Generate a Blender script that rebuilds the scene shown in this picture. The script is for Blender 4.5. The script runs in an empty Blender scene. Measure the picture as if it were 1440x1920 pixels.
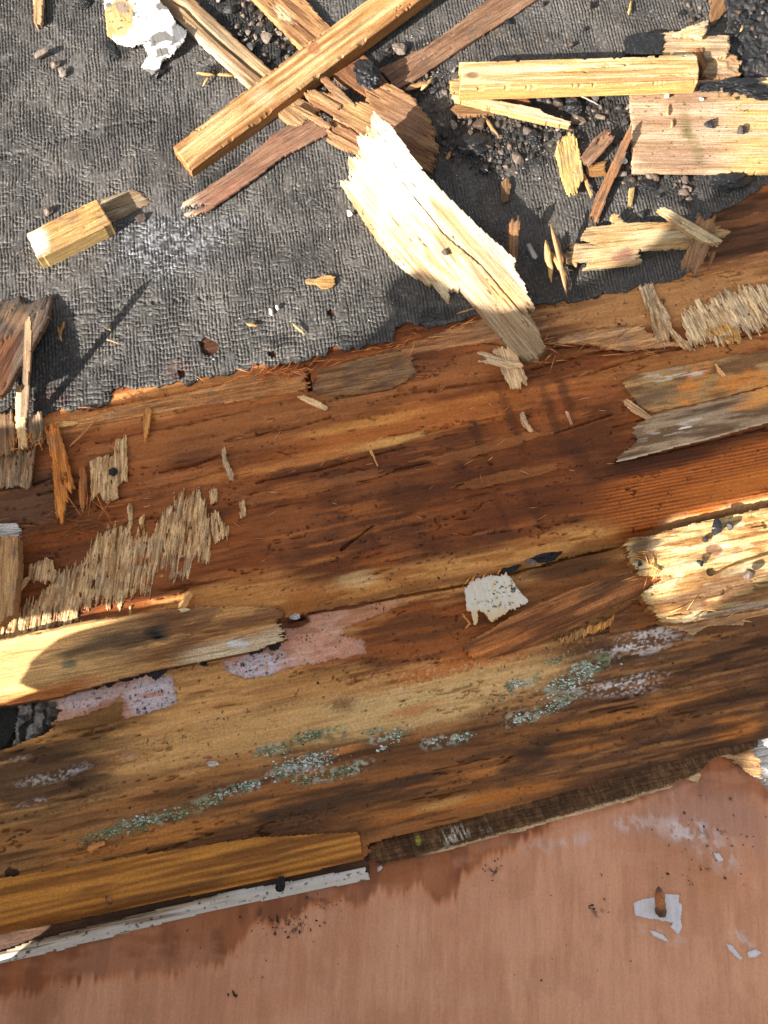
import bpy, bmesh, math, random
import numpy as np
from mathutils import Vector, Matrix

R = math.radians
scene = bpy.context.scene
col = scene.collection

# ------------------------------------------------------------------ camera, sky, sun, exposure
F, TILT, DIST = 1800.0, R(17), 1.286          # focal length in photo pixels, lean from straight down, metres to the deck
cam_d = bpy.data.cameras.new('camera'); cam = bpy.data.objects.new('camera', cam_d); col.objects.link(cam)
cam_d.sensor_fit = 'HORIZONTAL'; cam_d.sensor_width = 36; cam_d.lens = 36 * F / 1440
cam_d.clip_start = 0.02; cam_d.clip_end = 200
CP = np.array([0, -DIST * math.sin(TILT), DIST * math.cos(TILT)])
cam.location = CP; cam.rotation_euler = (TILT, 0, 0)
scene.camera = cam

SUN_EL, SUN_AZ = R(28), R(40)                 # shadows run 40 degrees from +x towards +y
LDIR = np.array([math.cos(SUN_EL) * math.cos(SUN_AZ), math.cos(SUN_EL) * math.sin(SUN_AZ), -math.sin(SUN_EL)])
w = bpy.data.worlds.new('World'); scene.world = w; w.use_nodes = True
nt = w.node_tree; bg = nt.nodes['Background']
sky = nt.nodes.new('ShaderNodeTexSky'); sky.sky_type = 'NISHITA'; sky.sun_disc = False
sky.sun_elevation = SUN_EL; sky.sun_rotation = R(230)
sky.air_density = 0.8; sky.dust_density = 3.0; sky.ozone_density = 0.4
hs = nt.nodes.new('ShaderNodeHueSaturation'); hs.inputs['Saturation'].default_value = 0.20     # hazy white summer sky
nt.links.new(sky.outputs[0], hs.inputs['Color']); nt.links.new(hs.outputs[0], bg.inputs[0]); bg.inputs[1].default_value = 0.07
sd = bpy.data.lights.new('sun', 'SUN'); so = bpy.data.objects.new('sun', sd); col.objects.link(so)
sd.energy = 4.5; sd.angle = R(0.5); sd.color = (1.0, 0.94, 0.85)
so.rotation_euler = Vector(LDIR).to_track_quat('-Z', 'Y').to_euler(); so.location = (-2, -2, 3)
scene.view_settings.view_transform = 'Standard'; scene.view_settings.look = 'None'
scene.view_settings.gamma = 1.0; scene.view_settings.use_curve_mapping = False
scene.view_settings.exposure = 1.85
scene.cycles.max_bounces = 5; scene.cycles.diffuse_bounces = 3; scene.cycles.glossy_bounces = 2; scene.cycles.transmission_bounces = 0

# ------------------------------------------------------------------ pixel <-> place
ST, CT = math.sin(TILT), math.cos(TILT)
def P(u, v, z=0.0):
    a = (u - 720) / F; b = (960 - v) / F
    d = np.array([a, ST + b * CT, -CT + b * ST])
    k = (z - CP[2]) / d[2]
    return CP + d * k
def proj(x, y, z):
    rx = x - CP[0]; ry = y - CP[1]; rz = z - CP[2]
    dep = ry * ST - rz * CT
    return 720 + F * rx / dep, 960 - F * (ry * CT + rz * ST) / dep

# ------------------------------------------------------------------ noise
_T = np.random.RandomState(11).rand(256, 256)
_TF = np.ascontiguousarray(_T, dtype=np.float32).ravel()
def vn(x, y, seed=0):
    x = np.asarray(x, float) + seed * 17.13; y = np.asarray(y, float) + seed * 9.71
    xf = np.floor(x); yf = np.floor(y); xi = xf.astype(np.int32); yi = yf.astype(np.int32)
    fx = (x - xf).astype(np.float32); fy = (y - yf).astype(np.float32)
    fx = fx * fx * (3 - 2 * fx); fy = fy * fy * (3 - 2 * fy)
    x0 = (xi & 255) << 8; x1 = ((xi + 1) & 255) << 8; y0 = yi & 255; y1 = (yi + 1) & 255
    a = _TF.take(x0 | y0); b = _TF.take(x1 | y0); c = _TF.take(x0 | y1); d = _TF.take(x1 | y1)
    a += (b - a) * fx; c += (d - c) * fx; a += (c - a) * fy
    return a
def fbm(x, y, o=4, seed=0, g=0.5):
    r = 0; a = 1; n = 0
    for i in range(o):
        r = r + a * vn(x * 2 ** i, y * 2 ** i, seed + i * 3); n += a; a *= g
    return r / n
def sm(a, b, x):
    t = np.clip((x - a) / (b - a), 0, 1); return t * t * (3 - 2 * t)

KS, KL = 0.56, 1.85                              # how bright a white surface shows in shade and in sun
def lin(c):
    c = np.array(c, float) / 255.0
    return np.where(c <= 0.04045, c / 12.92, ((c + 0.055) / 1.055) ** 2.4)
def cap(c): return c * min(1.0, 0.8 / c.max())
def S(r, g, b): return cap(lin((r, g, b)) / KS)      # colour read off a shaded place
def L(r, g, b):
    c = lin((r, g, b)); return cap((c * .88 + .12 * c.mean()) / KL)      # colour read off a sunny place
def mix(a, b, m):
    m = np.asarray(m)[..., None]; return a * (1 - m) + b * m

# ------------------------------------------------------------------ materials
def attr_mat(name, rough=0.6, spec=0.4, g1=(12, 300), g2=(70, 1400), amp=0.45, bump=0.35, pore=0.5, fine=0.22):
    m = bpy.data.materials.new(name); m.use_nodes = True
    n = m.node_tree.nodes; l = m.node_tree.links
    b = n['Principled BSDF']; b.inputs['Specular IOR Level'].default_value = spec
    ca = n.new('ShaderNodeAttribute'); ca.attribute_name = 'Col'
    ga = n.new('ShaderNodeAttribute'); ga.attribute_name = 'grain'
    def noise(sc, detail, dist=0.0):
        mp = n.new('ShaderNodeMapping'); mp.inputs['Scale'].default_value = (sc[0], sc[1], 1)
        l.new(ga.outputs['Vector'], mp.inputs['Vector'])
        t = n.new('ShaderNodeTexNoise'); t.inputs['Scale'].default_value = 1; t.inputs['Detail'].default_value = detail
        t.inputs['Distortion'].default_value = dist
        l.new(mp.outputs[0], t.inputs['Vector']); return t.outputs['Fac']
    def rng(s, a, b2, c, d):
        r = n.new('ShaderNodeMapRange'); r.inputs[1].default_value = a; r.inputs[2].default_value = b2
        r.inputs[3].default_value = c; r.inputs[4].default_value = d; l.new(s, r.inputs[0]); return r.outputs[0]
    def math_(op, a, b2):
        r = n.new('ShaderNodeMath'); r.operation = op
        for i, x in enumerate((a, b2)):
            if isinstance(x, (int, float)): r.inputs[i].default_value = x
            else: l.new(x, r.inputs[i])
        return r.outputs[0]
    n1 = noise(g1, 5, 0.3); n2 = noise(g2, 3)
    v = math_('MULTIPLY', rng(n1, 0.3, 0.7, 1 - amp, 1 + amp), rng(n2, 0.3, 0.7, 1 - amp * 0.7, 1 + amp * 0.7))
    if pore:
        n3 = noise((g1[0] * 3, g1[1] * 3), 2)
        v = math_('MULTIPLY', v, rng(n3, 0.30, 0.40, 1 - pore, 1.0))
    n4 = noise((g2[1] * .35, g2[1] * .35), 4)
    v = math_('MULTIPLY', v, rng(n4, 0.32, 0.68, 1 - fine, 1 + fine))
    mx = n.new('ShaderNodeMix'); mx.data_type = 'RGBA'; mx.blend_type = 'MULTIPLY'; mx.inputs[0].default_value = 1
    cc = n.new('ShaderNodeCombineColor')
    # darker grain is also redder: blue falls a little faster than red
    l.new(math_('POWER', v, 0.9), cc.inputs[0]); l.new(v, cc.inputs[1]); l.new(math_('POWER', v, 1.12), cc.inputs[2])
    l.new(ca.outputs['Color'], mx.inputs[6]); l.new(cc.outputs[0], mx.inputs[7])
    l.new(mx.outputs[2], b.inputs['Base Color'])
    l.new(math_('MULTIPLY', ca.outputs['Alpha'], rng(n2, 0.3, 0.7, rough * 0.8, rough * 1.15)), b.inputs['Roughness'])
    bp = n.new('ShaderNodeBump'); bp.inputs['Strength'].default_value = bump; bp.inputs['Distance'].default_value = 0.0012
    l.new(math_('ADD', math_('ADD', n1, math_('MULTIPLY', n2, 0.7)), math_('MULTIPLY', n4, 0.5)), bp.inputs['Height']); l.new(bp.outputs[0], b.inputs['Normal'])
    return m
M_WOOD = attr_mat('weathered_wood', 0.75, 0.25, g1=(14, 420), g2=(60, 1500), amp=0.36, bump=0.55, pore=0.42, fine=0.24)
M_WET = attr_mat('damp_rotten_wood', 0.65, 0.2, g1=(9, 170), g2=(60, 1100), amp=0.16, bump=0.45, pore=0.18, fine=0.17)
M_FIBRE = attr_mat('torn_veneer_fibre', 0.85, 0.15, g1=(16, 420), g2=(60, 1500), amp=0.4, bump=0.5, pore=0.55)
M_PINK = attr_mat('pink_plywood_face', 0.6, 0.3, g1=(10, 140), g2=(50, 900), amp=0.07, bump=0.13, pore=0.10, fine=0.07)
M_FELT = attr_mat('bitumen_felt', 0.62, 0.45, g1=(260, 260), g2=(900, 900), amp=0.42, bump=0.6, pore=0.3)
M_TAR = attr_mat('bitumen', 0.45, 0.4, g1=(260, 260), g2=(1100, 1100), amp=0.4, bump=1.0, pore=0.0)
M_PAINT = attr_mat('flaking_white_paint', 0.6, 0.35, g1=(14, 260), g2=(70, 900), amp=0.06, bump=0.15, pore=0.15, fine=0.05)
M_STONE = attr_mat('stone', 0.6, 0.4, g1=(260, 260), g2=(900, 900), amp=0.35, bump=0.4, pore=0.2)
M_RUST = attr_mat('rusty_iron', 0.7, 0.4, g1=(300, 300), g2=(1200, 1200), amp=0.4, bump=0.6, pore=0.3)

# ------------------------------------------------------------------ mesh building
LABELS = {}
def tag(o, label=None, cat=None, group=None, kind=None):
    if label: o['label'] = label
    if cat: o['category'] = cat
    if group: o['group'] = group
    if kind: o['kind'] = kind
    return o
def raw_mesh(name, verts, quads, colr, grain, mat, loc, smooth=None, tris=None):
    me = bpy.data.meshes.new(name)
    nv = len(verts); q = np.asarray(quads, np.int32).reshape(-1, 4)
    t = np.asarray(tris if tris is not None else [], np.int32).reshape(-1, 3)
    me.vertices.add(nv); me.vertices.foreach_set('co', np.ascontiguousarray(verts - loc, dtype=np.float32).ravel())
    nl = len(q) * 4 + len(t) * 3
    me.loops.add(nl); me.loops.foreach_set('vertex_index', np.concatenate([q.ravel(), t.ravel()]).astype(np.int32))
    me.polygons.add(len(q) + len(t))
    ls = np.concatenate([np.arange(len(q)) * 4, len(q) * 4 + np.arange(len(t)) * 3]).astype(np.int32)
    me.polygons.foreach_set('loop_start', ls)
    if smooth is not None:
        me.polygons.foreach_set('use_smooth', np.asarray(smooth, bool))
    me.update(calc_edges=True)
    a = me.attributes.new('Col', 'FLOAT_COLOR', 'POINT'); a.data.foreach_set('color', np.ascontiguousarray(colr, dtype=np.float32).ravel())
    a = me.attributes.new('grain', 'FLOAT_VECTOR', 'POINT'); a.data.foreach_set('vector', np.ascontiguousarray(grain, dtype=np.float32).ravel())
    me.materials.append(mat)
    return me
def link(name, me, loc, parent=None):
    o = bpy.data.objects.new(name, me); col.objects.link(o)
    if parent is not None:
        o.parent = parent; o.location = Vector(loc) - parent.location
    else:
        o.location = loc
    return o
def pip(px, py, x, y):
    ins = np.zeros(x.shape, bool); n = len(px); j = n - 1
    for i in range(n):
        if py[i] != py[j]:
            c = ((py[i] > y) != (py[j] > y)) & (x < (px[j] - px[i]) * (y - py[i]) / (py[j] - py[i]) + px[i])
            ins ^= c
        j = i
    return ins
_seed = [0]
class Ctx: pass
def sheet(name, poly, z=0.0, grain=((0, 1750), (680, 1605)), thick=0.01, res=0.0016, jag=0.0, side=0.0006,
          colr=None, hgt=None, mat=None, parent=None, bottom=False, holes=(), bev=0.0008, tilt=None, jscale=0.0014,
          wallcol=None, smooth=True, seed=None, cut=None):
    """A board, veneer or felt piece: its ragged outline is filled with a fine grid aligned to the grain, raised by hgt, given sides."""
    _seed[0] += 1; sd_ = seed if seed is not None else _seed[0]
    W = np.array([P(u, v, z) for u, v in poly])
    g0 = P(*grain[0], z); g1 = P(*grain[1], z); d = (g1 - g0)[:2]; d /= np.linalg.norm(d)
    nrm = np.array([-d[1], d[0]])
    ps = W[:, :2] @ d; pt = W[:, :2] @ nrm
    m = jag + side + res * 2
    s0, s1, t0, t1 = ps.min() - m, ps.max() + m, pt.min() - m, pt.max() + m
    ns = int((s1 - s0) / res) + 1; ntt = int((t1 - t0) / res) + 1
    sv = s0 + np.arange(ns + 1) * res; tv = t0 + np.arange(ntt + 1) * res
    sc, tc = np.meshgrid((sv[:-1] + sv[1:]) / 2, (tv[:-1] + tv[1:]) / 2, indexing='ij')
    J = np.zeros_like(sc)
    if jag:
        a = vn(tc / jscale, sc / 0.05, sd_); b = vn(tc / (jscale * 4), sc / 0.08, sd_ + 5)
        J = jag * ((a - 0.5) * 1.1 + (b - 0.5) * 1.3)
    K = side * 2 * (fbm(sc / 0.012, tc / 0.03, 3, sd_ + 9) - 0.5) if side else 0
    ins = pip(ps, pt, sc + J, tc + K)
    for hpoly in holes:
        Hw = np.array([P(u, v, z) for u, v in hpoly])
        ins &= ~pip(Hw[:, :2] @ d, Hw[:, :2] @ nrm, sc + J * 0.7, tc + K)
    X = sc * d[0] + tc * nrm[0]; Y = sc * d[1] + tc * nrm[1]
    if cut is not None:
        u, v = proj(X, Y, z); ins &= ~cut(u, v, sc, tc)
    if not ins.any(): raise RuntimeError('empty sheet ' + name)
    cnt = np.zeros((ns + 1, ntt + 1), int)
    for di in (0, 1):
        for dj in (0, 1):
            cnt[di:ns + di, dj:ntt + dj] += ins
    used = cnt > 0; bound = used & (cnt < 4)
    idx = -np.ones((ns + 1, ntt + 1), int); idx[used] = np.arange(used.sum())
    Sg, Tg = np.meshgrid(sv, tv, indexing='ij'); s = Sg[used]; t = Tg[used]; bd = bound[used]
    c = Ctx(); c.s, c.t, c.seed, c.bd = s, t, sd_, bd
    c.s0, c.s1, c.t0, c.t1 = ps.min(), ps.max(), pt.min(), pt.max()
    c.fs = (s - c.s0) / (c.s1 - c.s0); c.ft = (t - c.t0) / (c.t1 - c.t0)
    c.x = s * d[0] + t * nrm[0]; c.y = s * d[1] + t * nrm[1]
    c.u, c.v = proj(c.x, c.y, z)
    zz = np.full(s.shape, z)
    base = np.zeros(s.shape)
    if tilt is not None:                         # three (u, v, z) marks fix the plane the piece lies in
        A = np.array([[*P(a[0], a[1], z)[:2], 1] for a in tilt]); k = np.linalg.solve(A, np.array([a[2] for a in tilt]))
        base = c.x * k[0] + c.y * k[1] + k[2] - z
    if hgt is not None: zz = zz + hgt(c)
    zz = zz - bd * bev * (0.4 + 1.2 * vn(s / 0.006, t / 0.006, sd_ + 2))
    zz = zz + base
    cl = colr(c) if callable(colr) else np.broadcast_to(np.asarray(colr, float), (len(s), 3))
    if cl.shape[1] == 3: cl = np.concatenate([cl, np.ones((len(s), 1))], 1)
    V = np.stack([c.x, c.y, zz], 1)
    G = np.stack([s, t, np.full(s.shape, sd_ * 1.37)], 1)
    q = np.stack([idx[:-1, :-1][ins], idx[1:, :-1][ins], idx[1:, 1:][ins], idx[:-1, 1:][ins]], 1)
    # sides
    pad = np.pad(ins, 1)
    E = []
    def add(mask, a, b): E.append(np.stack([a[mask], b[mask]], 1))
    add(ins & ~pad[:-2, 1:-1], idx[:-1, 1:], idx[:-1, :-1]); add(ins & ~pad[2:, 1:-1], idx[1:, :-1], idx[1:, 1:])
    add(ins & ~pad[1:-1, :-2], idx[:-1, :-1], idx[1:, :-1]); add(ins & ~pad[1:-1, 2:], idx[1:, 1:], idx[:-1, 1:])
    E = np.concatenate(E); bi = np.unique(E); mp = -np.ones(len(V), int); mp[bi] = np.arange(len(bi))
    n0 = len(V); nb = len(bi)
    top2 = V[bi]; low = V[bi].copy(); low[:, 2] = z + base[bi] - thick
    low[:, 2] = np.minimum(low[:, 2], top2[:, 2] - 0.0003)
    wc = cl[bi].copy()
    if wallcol is not None: wc[:, :3] = wallcol
    gl = G[bi].copy(); gl[:, 1] -= thick
    parts_v = [V, top2, low]; parts_c = [cl, wc, wc]; parts_g = [G, G[bi], gl]
    wq = np.stack([n0 + mp[E[:, 1]], n0 + mp[E[:, 0]], n0 + nb + mp[E[:, 0]], n0 + nb + mp[E[:, 1]]], 1)
    quads = [q, wq]; smf = [np.full(len(q), smooth), np.ones(len(wq), bool)]
    if bottom:
        Vb = V.copy(); Vb[:, 2] = z + base - thick
        quads.append(q[:, ::-1] + n0 + 2 * nb); parts_v.append(Vb); parts_c.append(cl); parts_g.append(G)
        smf.append(np.zeros(len(q), bool))
    VV = np.concatenate(parts_v); loc = np.array([c.x.mean(), c.y.mean(), z - thick])
    me = raw_mesh(name, VV, np.concatenate(quads), np.concatenate(parts_c), np.concatenate(parts_g), mat, loc, np.concatenate(smf))
    return link(name, me, loc, parent)

def blob(c, u, v, ru, rv, ang=0.0, soft=0.5, warp=0.6, stretch=(0.05, 0.006)):
    """soft-edged stain, its rim frayed along the grain"""
    a = math.radians(ang); du = c.u - u; dv = c.v - v
    e = (du * math.cos(a) + dv * math.sin(a)) / ru; f = (-du * math.sin(a) + dv * math.cos(a)) / rv
    r0 = np.sqrt(e * e + f * f); out = np.zeros(r0.shape); k = r0 < 1.05 + soft * 0.3 + warp
    if k.any():
        r = r0[k] + warp * (fbm(c.s[k] / stretch[0], c.t[k] / stretch[1], 4, c.seed + int(abs(u) + abs(v)) % 97) - 0.5) * 2
        out[k] = 1 - sm(1 - soft, 1 + soft * 0.3, r)
    return out
def pline(c, pts):
    """distance in pixels to a polyline"""
    best = np.full(c.u.shape, 1e9)
    for (u0, v0), (u1, v1) in zip(pts[:-1], pts[1:]):
        dx, dy = u1 - u0, v1 - v0; L2 = dx * dx + dy * dy
        k = np.clip(((c.u - u0) * dx + (c.v - v0) * dy) / L2, 0, 1)
        best = np.minimum(best, np.hypot(c.u - u0 - k * dx, c.v - v0 - k * dy))
    return best
def cracks(c, lines, wpx=2.2, depth=0.003):
    h = 0
    wob = 7 * (fbm(c.s / 0.02, c.t / 0.05, 3, c.seed + 31) - 0.5)
    for ln in lines:
        dd = pline(c, ln)
        h = h - depth * (1 - sm(wpx * 0.5, wpx * 1.3, np.abs(dd + wob * 0.6)))
    return h
def rand_cracks(c, n=0.012, ls=0.14, lt=0.012, depth=0.002, seed=0, dens=0.5):
    a = fbm(c.s / ls, c.t / lt, 3, c.seed + seed); g = vn(c.s / 0.07, c.t / 0.02, c.seed + seed + 7)
    return -depth * (1 - sm(n * 0.4, n, np.abs(a - 0.5))) * sm(dens, dens + 0.12, g)
def grain_relief(c, amp=0.0006, ls=0.08, lt=0.004):
    return amp * 2 * (fbm(c.s / ls, c.t / lt, 3, c.seed + 3) - 0.5)
def terr(c, ls=0.12, lt=0.02, step=0.0008, n=4, seed=0):
    a = fbm(c.s / ls, c.t / lt, 4, c.seed + 50 + seed) * n
    f = a - np.floor(a); return (np.floor(a) + sm(0.35, 0.5, f)) * step

def mottled(base, *others, amp=0.5, ls=0.06, lt=0.008, rough=1.0):
    """plain wood colour wandering between a few tones along the grain"""
    def fn(c):
        r = np.broadcast_to(np.asarray(base, float), (len(c.s), 3)).copy()
        for i, o in enumerate(others):
            m = sm(0.45, 0.68, fbm(c.s / ls, c.t / lt, 4, c.seed + 20 + i * 7)) * amp
            r = mix(r, np.asarray(o, float), m)
        dm = sm(.5, .68, fbm(c.x / .025, c.y / .025, 4, c.seed + 90)) * .3; r = mix(r, r.mean(1, keepdims=True) * np.array([.62, .55, .46]), dm)
        r = r * (1 - .28 * sm(.54, .66, fbm(c.s / .02, c.t / .0022, 3, c.seed + 60)))[:, None]
        return np.concatenate([r, np.full((len(r), 1), rough)], 1)
    return fn
def rel(amp=0.0006, ls=0.06, lt=0.003, curl=0.0, crack=0.0, warp=0.0):
    def fn(c):
        h = grain_relief(c, amp, ls, lt)
        if curl: h = h + curl * (2 * c.ft - 1) ** 2
        if warp: h = h + warp * 2 * (fbm(c.s / 0.07, c.t / 0.05, 2, c.seed + 77) - 0.5)
        if crack: h = h + rand_cracks(c, 0.02, 0.10, 0.008, crack, 4, 0.45)
        return h
    return fn

# ------------------------------------------------------------------ small free-form things
def splinter(name, p0, p1, wpx, z0, z1, colr, mat=None, parent=None, thick=0.5, taper=(0.25, 0.15), bend=0.0, seg=6):
    """a thin pointed sliver from one mark to another; width in photo pixels"""
    _seed[0] += 1; rs = np.random.RandomState(_seed[0])
    a = P(*p0, z0); b = P(*p1, z1); d = b - a; Ln = np.linalg.norm(d); d /= Ln
    up = np.array([0, 0, 1.0]); sdv = np.cross(up, d); sdv /= np.linalg.norm(sdv); up2 = np.cross(d, sdv)
    wdt = wpx / 1400.0
    vs, gs, cs = [], [], []
    for i in range(seg + 1):
        k = i / seg
        wd = wdt * (min(1, taper[0] + k * 4) if k < 0.3 else min(1, taper[1] + (1 - k) * 3)) * (0.85 + 0.3 * rs.rand())
        ctr = a + d * Ln * k + up2 * bend * math.sin(math.pi * k) + sdv * (rs.rand() - 0.5) * wdt * 0.35
        for (p, q) in ((-1, 0), (1, 0), (0.9, 1), (-0.9, 1)):
            vs.append(ctr + sdv * p * wd / 2 + up2 * q * wd * thick); gs.append((k * Ln, p * wd / 2 + q * 0.001, _seed[0] * 1.37))
            cs.append((*np.asarray(colr) * (0.85 + 0.3 * rs.rand()), 1))
    qs = []
    for i in range(seg):
        for j in range(4):
            k = (j + 1) % 4; qs.append((i * 4 + j, i * 4 + k, (i + 1) * 4 + k, (i + 1) * 4 + j))
    qs.append((3, 2, 1, 0)); e = seg * 4; qs.append((e, e + 1, e + 2, e + 3))
    vs = np.array(vs); loc = vs.mean(0); loc[2] = vs[:, 2].min()
    me = raw_mesh(name, vs, qs, np.array(cs), np.array(gs), mat or M_WOOD, loc)
    return link(name, me, loc, parent)
def lump_mesh(name, rs, flat=0.7, sub=2, rough=0.35, c0=(0.1, 0.09, 0.08), mat=None, rr=1.0, facet=0.0):
    bm = bmesh.new(); bmesh.ops.create_icosphere(bm, subdivisions=sub, radius=1)
    off = rs.rand(3) * 50
    n = [rs.randn(3) for _ in range(10)]; n = [x / np.linalg.norm(x) for x in n]; lim = 0.32 + 0.3 * rs.rand(10)
    vs = np.array([vtx.co[:] for vtx in bm.verts])
    if facet:
        for k, nn in enumerate(n):
            dd = vs @ nn; vs = vs - nn * (np.maximum(dd - lim[k], 0) * facet)[:, None]
    f = 1 + rough * (fbm(vs[:, 0] * 1.8 + vs[:, 2] * .9 + off[0], vs[:, 1] * 1.8 + vs[:, 2] * 2.1 + off[1], 5, 1, .62) - 0.5) * 2
    vs = vs * f[:, None]; vs[:, 2] *= flat
    tr = np.array([[x.index for x in f.verts] for f in bm.faces]); bm.free()
    vs[:, 2] -= vs[:, 2].min() * 0.85
    cc = np.array([[*np.asarray(c0), rr]] * len(vs))
    gr = vs * 0.01 + rs.rand(3)
    return raw_mesh(name, vs, [], cc, gr, mat or M_STONE, np.zeros(3), np.full(len(tr), False), tr)
def place(name, me, u, v, z, size_px, rs, parent=None, sq=(1, 1, 1), rz=None):
    p = P(u, v, z); o = link(name, me, p, parent)
    s = size_px / 1400.0 / 2
    o.scale = (s * sq[0], s * sq[1], s * sq[2]); o.rotation_euler = (0, 0, rs.rand() * 6.28 if rz is None else rz)
    return o
def group_mesh(name, items, mat, loc=None, parent=None):
    """joins tiny things nobody could count (grit, lint) into one object: items = (verts, tris, rgba)"""
    vs, ts, cs, off = [], [], [], 0
    for v, t, cc in items:
        vs.append(v); ts.append(t + off); off += len(v); cs.append(np.broadcast_to(cc, (len(v), 4)))
    vs = np.concatenate(vs); ts = np.concatenate(ts); cs = np.concatenate(cs)
    loc = vs.mean(0) if loc is None else loc
    me = raw_mesh(name, vs, [], cs, vs.copy(), mat, loc, None, ts)
    return link(name, me, loc, parent)
_bmi = bmesh.new(); bmesh.ops.create_icosphere(_bmi, subdivisions=1, radius=1)
ICO_V = np.array([v.co[:] for v in _bmi.verts]); ICO_T = np.array([[x.index for x in f.verts] for f in _bmi.faces]); _bmi.free()
BOX_V = np.array([(x, y, z) for z in (0, 1) for y in (-.5, .5) for x in (-.5, .5)], float)
BOX_T = np.array([(0, 2, 1), (1, 2, 3), (4, 5, 6), (5, 7, 6), (0, 1, 4), (1, 5, 4), (2, 6, 3), (3, 6, 7), (0, 4, 2), (2, 4, 6), (1, 3, 5), (3, 7, 5)])

# ================================================================== the setting
BG = ((0, 1750), (680, 1605))                   # the direction the boards run, as two marks
Z_FELT, Z_MAIN, Z_LOW, Z_PINK, Z_GRND = 0.006, 0.0, -0.026, -0.045, -0.30

# ground far below, seen only through gaps
gm = bpy.data.meshes.new('ground'); gm.from_pydata([(-40, -40, Z_GRND), (40, -40, Z_GRND), (40, 40, Z_GRND), (-40, 40, Z_GRND)], [], [(0, 1, 2, 3)])
mg = bpy.data.materials.new('pale_dusty_ground'); mg.use_nodes = True
_n = mg.node_tree.nodes; _t = _n.new('ShaderNodeTexNoise'); _t.inputs['Scale'].default_value = 30; _t.inputs['Detail'].default_value = 8
_r = _n.new('ShaderNodeValToRGB'); _r.color_ramp.elements[0].color = (0.16, 0.15, 0.13, 1); _r.color_ramp.elements[1].color = (0.34, 0.32, 0.29, 1)
mg.node_tree.links.new(_t.outputs['Fac'], _r.inputs[0]); mg.node_tree.links.new(_r.outputs[0], _n['Principled BSDF'].inputs['Base Color'])
_n['Principled BSDF'].inputs['Roughness'].default_value = 0.9
gm.materials.append(mg); tag(link('ground', gm, (0, 0, 0)), kind='structure')

# unseen board added out of frame, lower left; top and holes shape the shade
HN = np.array([math.cos(SUN_AZ), math.sin(SUN_AZ)]); HD = np.array([math.sin(SUN_AZ), -math.cos(SUN_AZ)]); HC = -0.98
def to_shade_board(u, v, z):
    p = P(u, v, z); k = p[:2] @ HN - HC
    return (p[:2] @ HD, p[2] + k * math.tan(SUN_EL))
top = [(-260, 860, 0), (-60, 800, 0), (60, 790, 0), (200, 756, 0), (300, 730, 0), (420, 704, 0), (560, 678, 0), (690, 640, 0), (745, 580, .006), (725, 548, .006), (745, 520, .006), (790, 508, .006),
       (835, 520, .006), (880, 560, .006), (960, 575, .006), (1060, 545, .006), (1150, 500, .01), (1215, 470, .02), (1260, 425, .02), (1300, 385, .01), (1360, 350, .01), (1460, 320, .01)]
tp = [to_shade_board(*q) for q in top]
outline = [(-0.75, -0.30)] + [(-0.75, tp[0][1])] + tp + [(0.25, tp[-1][1] + .08), (1.25, tp[-1][1] + 0.1), (1.25, -0.30)]
gaps = [[(1232, 985, .012), (1300, 965, .012), (1480, 925, .012), (1500, 1040, .012), (1420, 1100, .012), (1330, 1150, .012), (1270, 1185, .012), (1222, 1165, .012), (1208, 1120, .012), (1205, 1080, .012), (1208, 1040, .012)],
        [(-60, 1172, .012), (40, 1164, .012), (150, 1146, .012), (250, 1130, .012), (348, 1120, .012), (354, 1138, .012), (250, 1158, .012), (150, 1184, .010), (100, 1204, .010), (76, 1228, .008), (66, 1262, .003), (100, 1284, -.004), (0, 1325, -.005), (-70, 1330, -.005)],
        [(-60, 1745, -.04), (0, 1735, -.04), (110, 1725, -.04), (60, 1765, -.04), (15, 1800, -.04), (-60, 1825, -.04)],
        [(1405, 1395, -.052), (1480, 1370, -.052), (1500, 1500, -.052), (1450, 1470, -.052), (1415, 1440, -.052)],
        [(-60, 975, .004), (36, 978, .004), (40, 1012, .004), (-60, 1020, .004)],
        [(30, 1330, -.08), (75, 1330, -.08), (80, 1380, -.08), (40, 1395, -.08)]]
cu = bpy.data.curves.new('shade_board', 'CURVE'); cu.dimensions = '2D'; cu.fill_mode = 'BOTH'; cu.extrude = 0.009
for ring in [outline] + [[to_shade_board(*q) for q in g] for g in gaps]:
    sp = cu.splines.new('POLY'); sp.points.add(len(ring) - 1); sp.use_cyclic_u = True
    for pt_, (a, b) in zip(sp.points, ring): pt_.co = (a, b, 0, 1)
tmp = bpy.data.objects.new('tmp', cu); col.objects.link(tmp); bpy.context.view_layer.update()
hm = bpy.data.meshes.new_from_object(tmp.evaluated_get(bpy.context.evaluated_depsgraph_get()))
bpy.data.objects.remove(tmp); hm.name = 'shade_board_mesh'
mh = bpy.data.materials.new('shade_board_brown'); mh.use_nodes = True; mh.node_tree.nodes['Principled BSDF'].inputs['Base Color'].default_value = (0.22, 0.15, 0.09, 1)
_w = mh.node_tree.nodes.new('ShaderNodeTexNoise'); _w.inputs['Scale'].default_value = 9; _c = mh.node_tree.nodes.new('ShaderNodeValToRGB')
_c.color_ramp.elements[0].color = (0.14, 0.09, 0.05, 1); _c.color_ramp.elements[1].color = (0.32, 0.22, 0.13, 1)
mh.node_tree.links.new(_w.outputs['Fac'], _c.inputs[0]); mh.node_tree.links.new(_c.outputs[0], mh.node_tree.nodes['Principled BSDF'].inputs['Base Color'])
hm.materials.clear(); hm.materials.append(mh)
ho = link('shade_board', hm, (0, 0, 0)); tag(ho, kind='structure')
ho.matrix_world = Matrix(((HD[0], 0, HN[0], HN[0] * HC), (HD[1], 0, HN[1], HN[1] * HC), (0, 1, 0, 0), (0, 0, 0, 1)))

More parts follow.
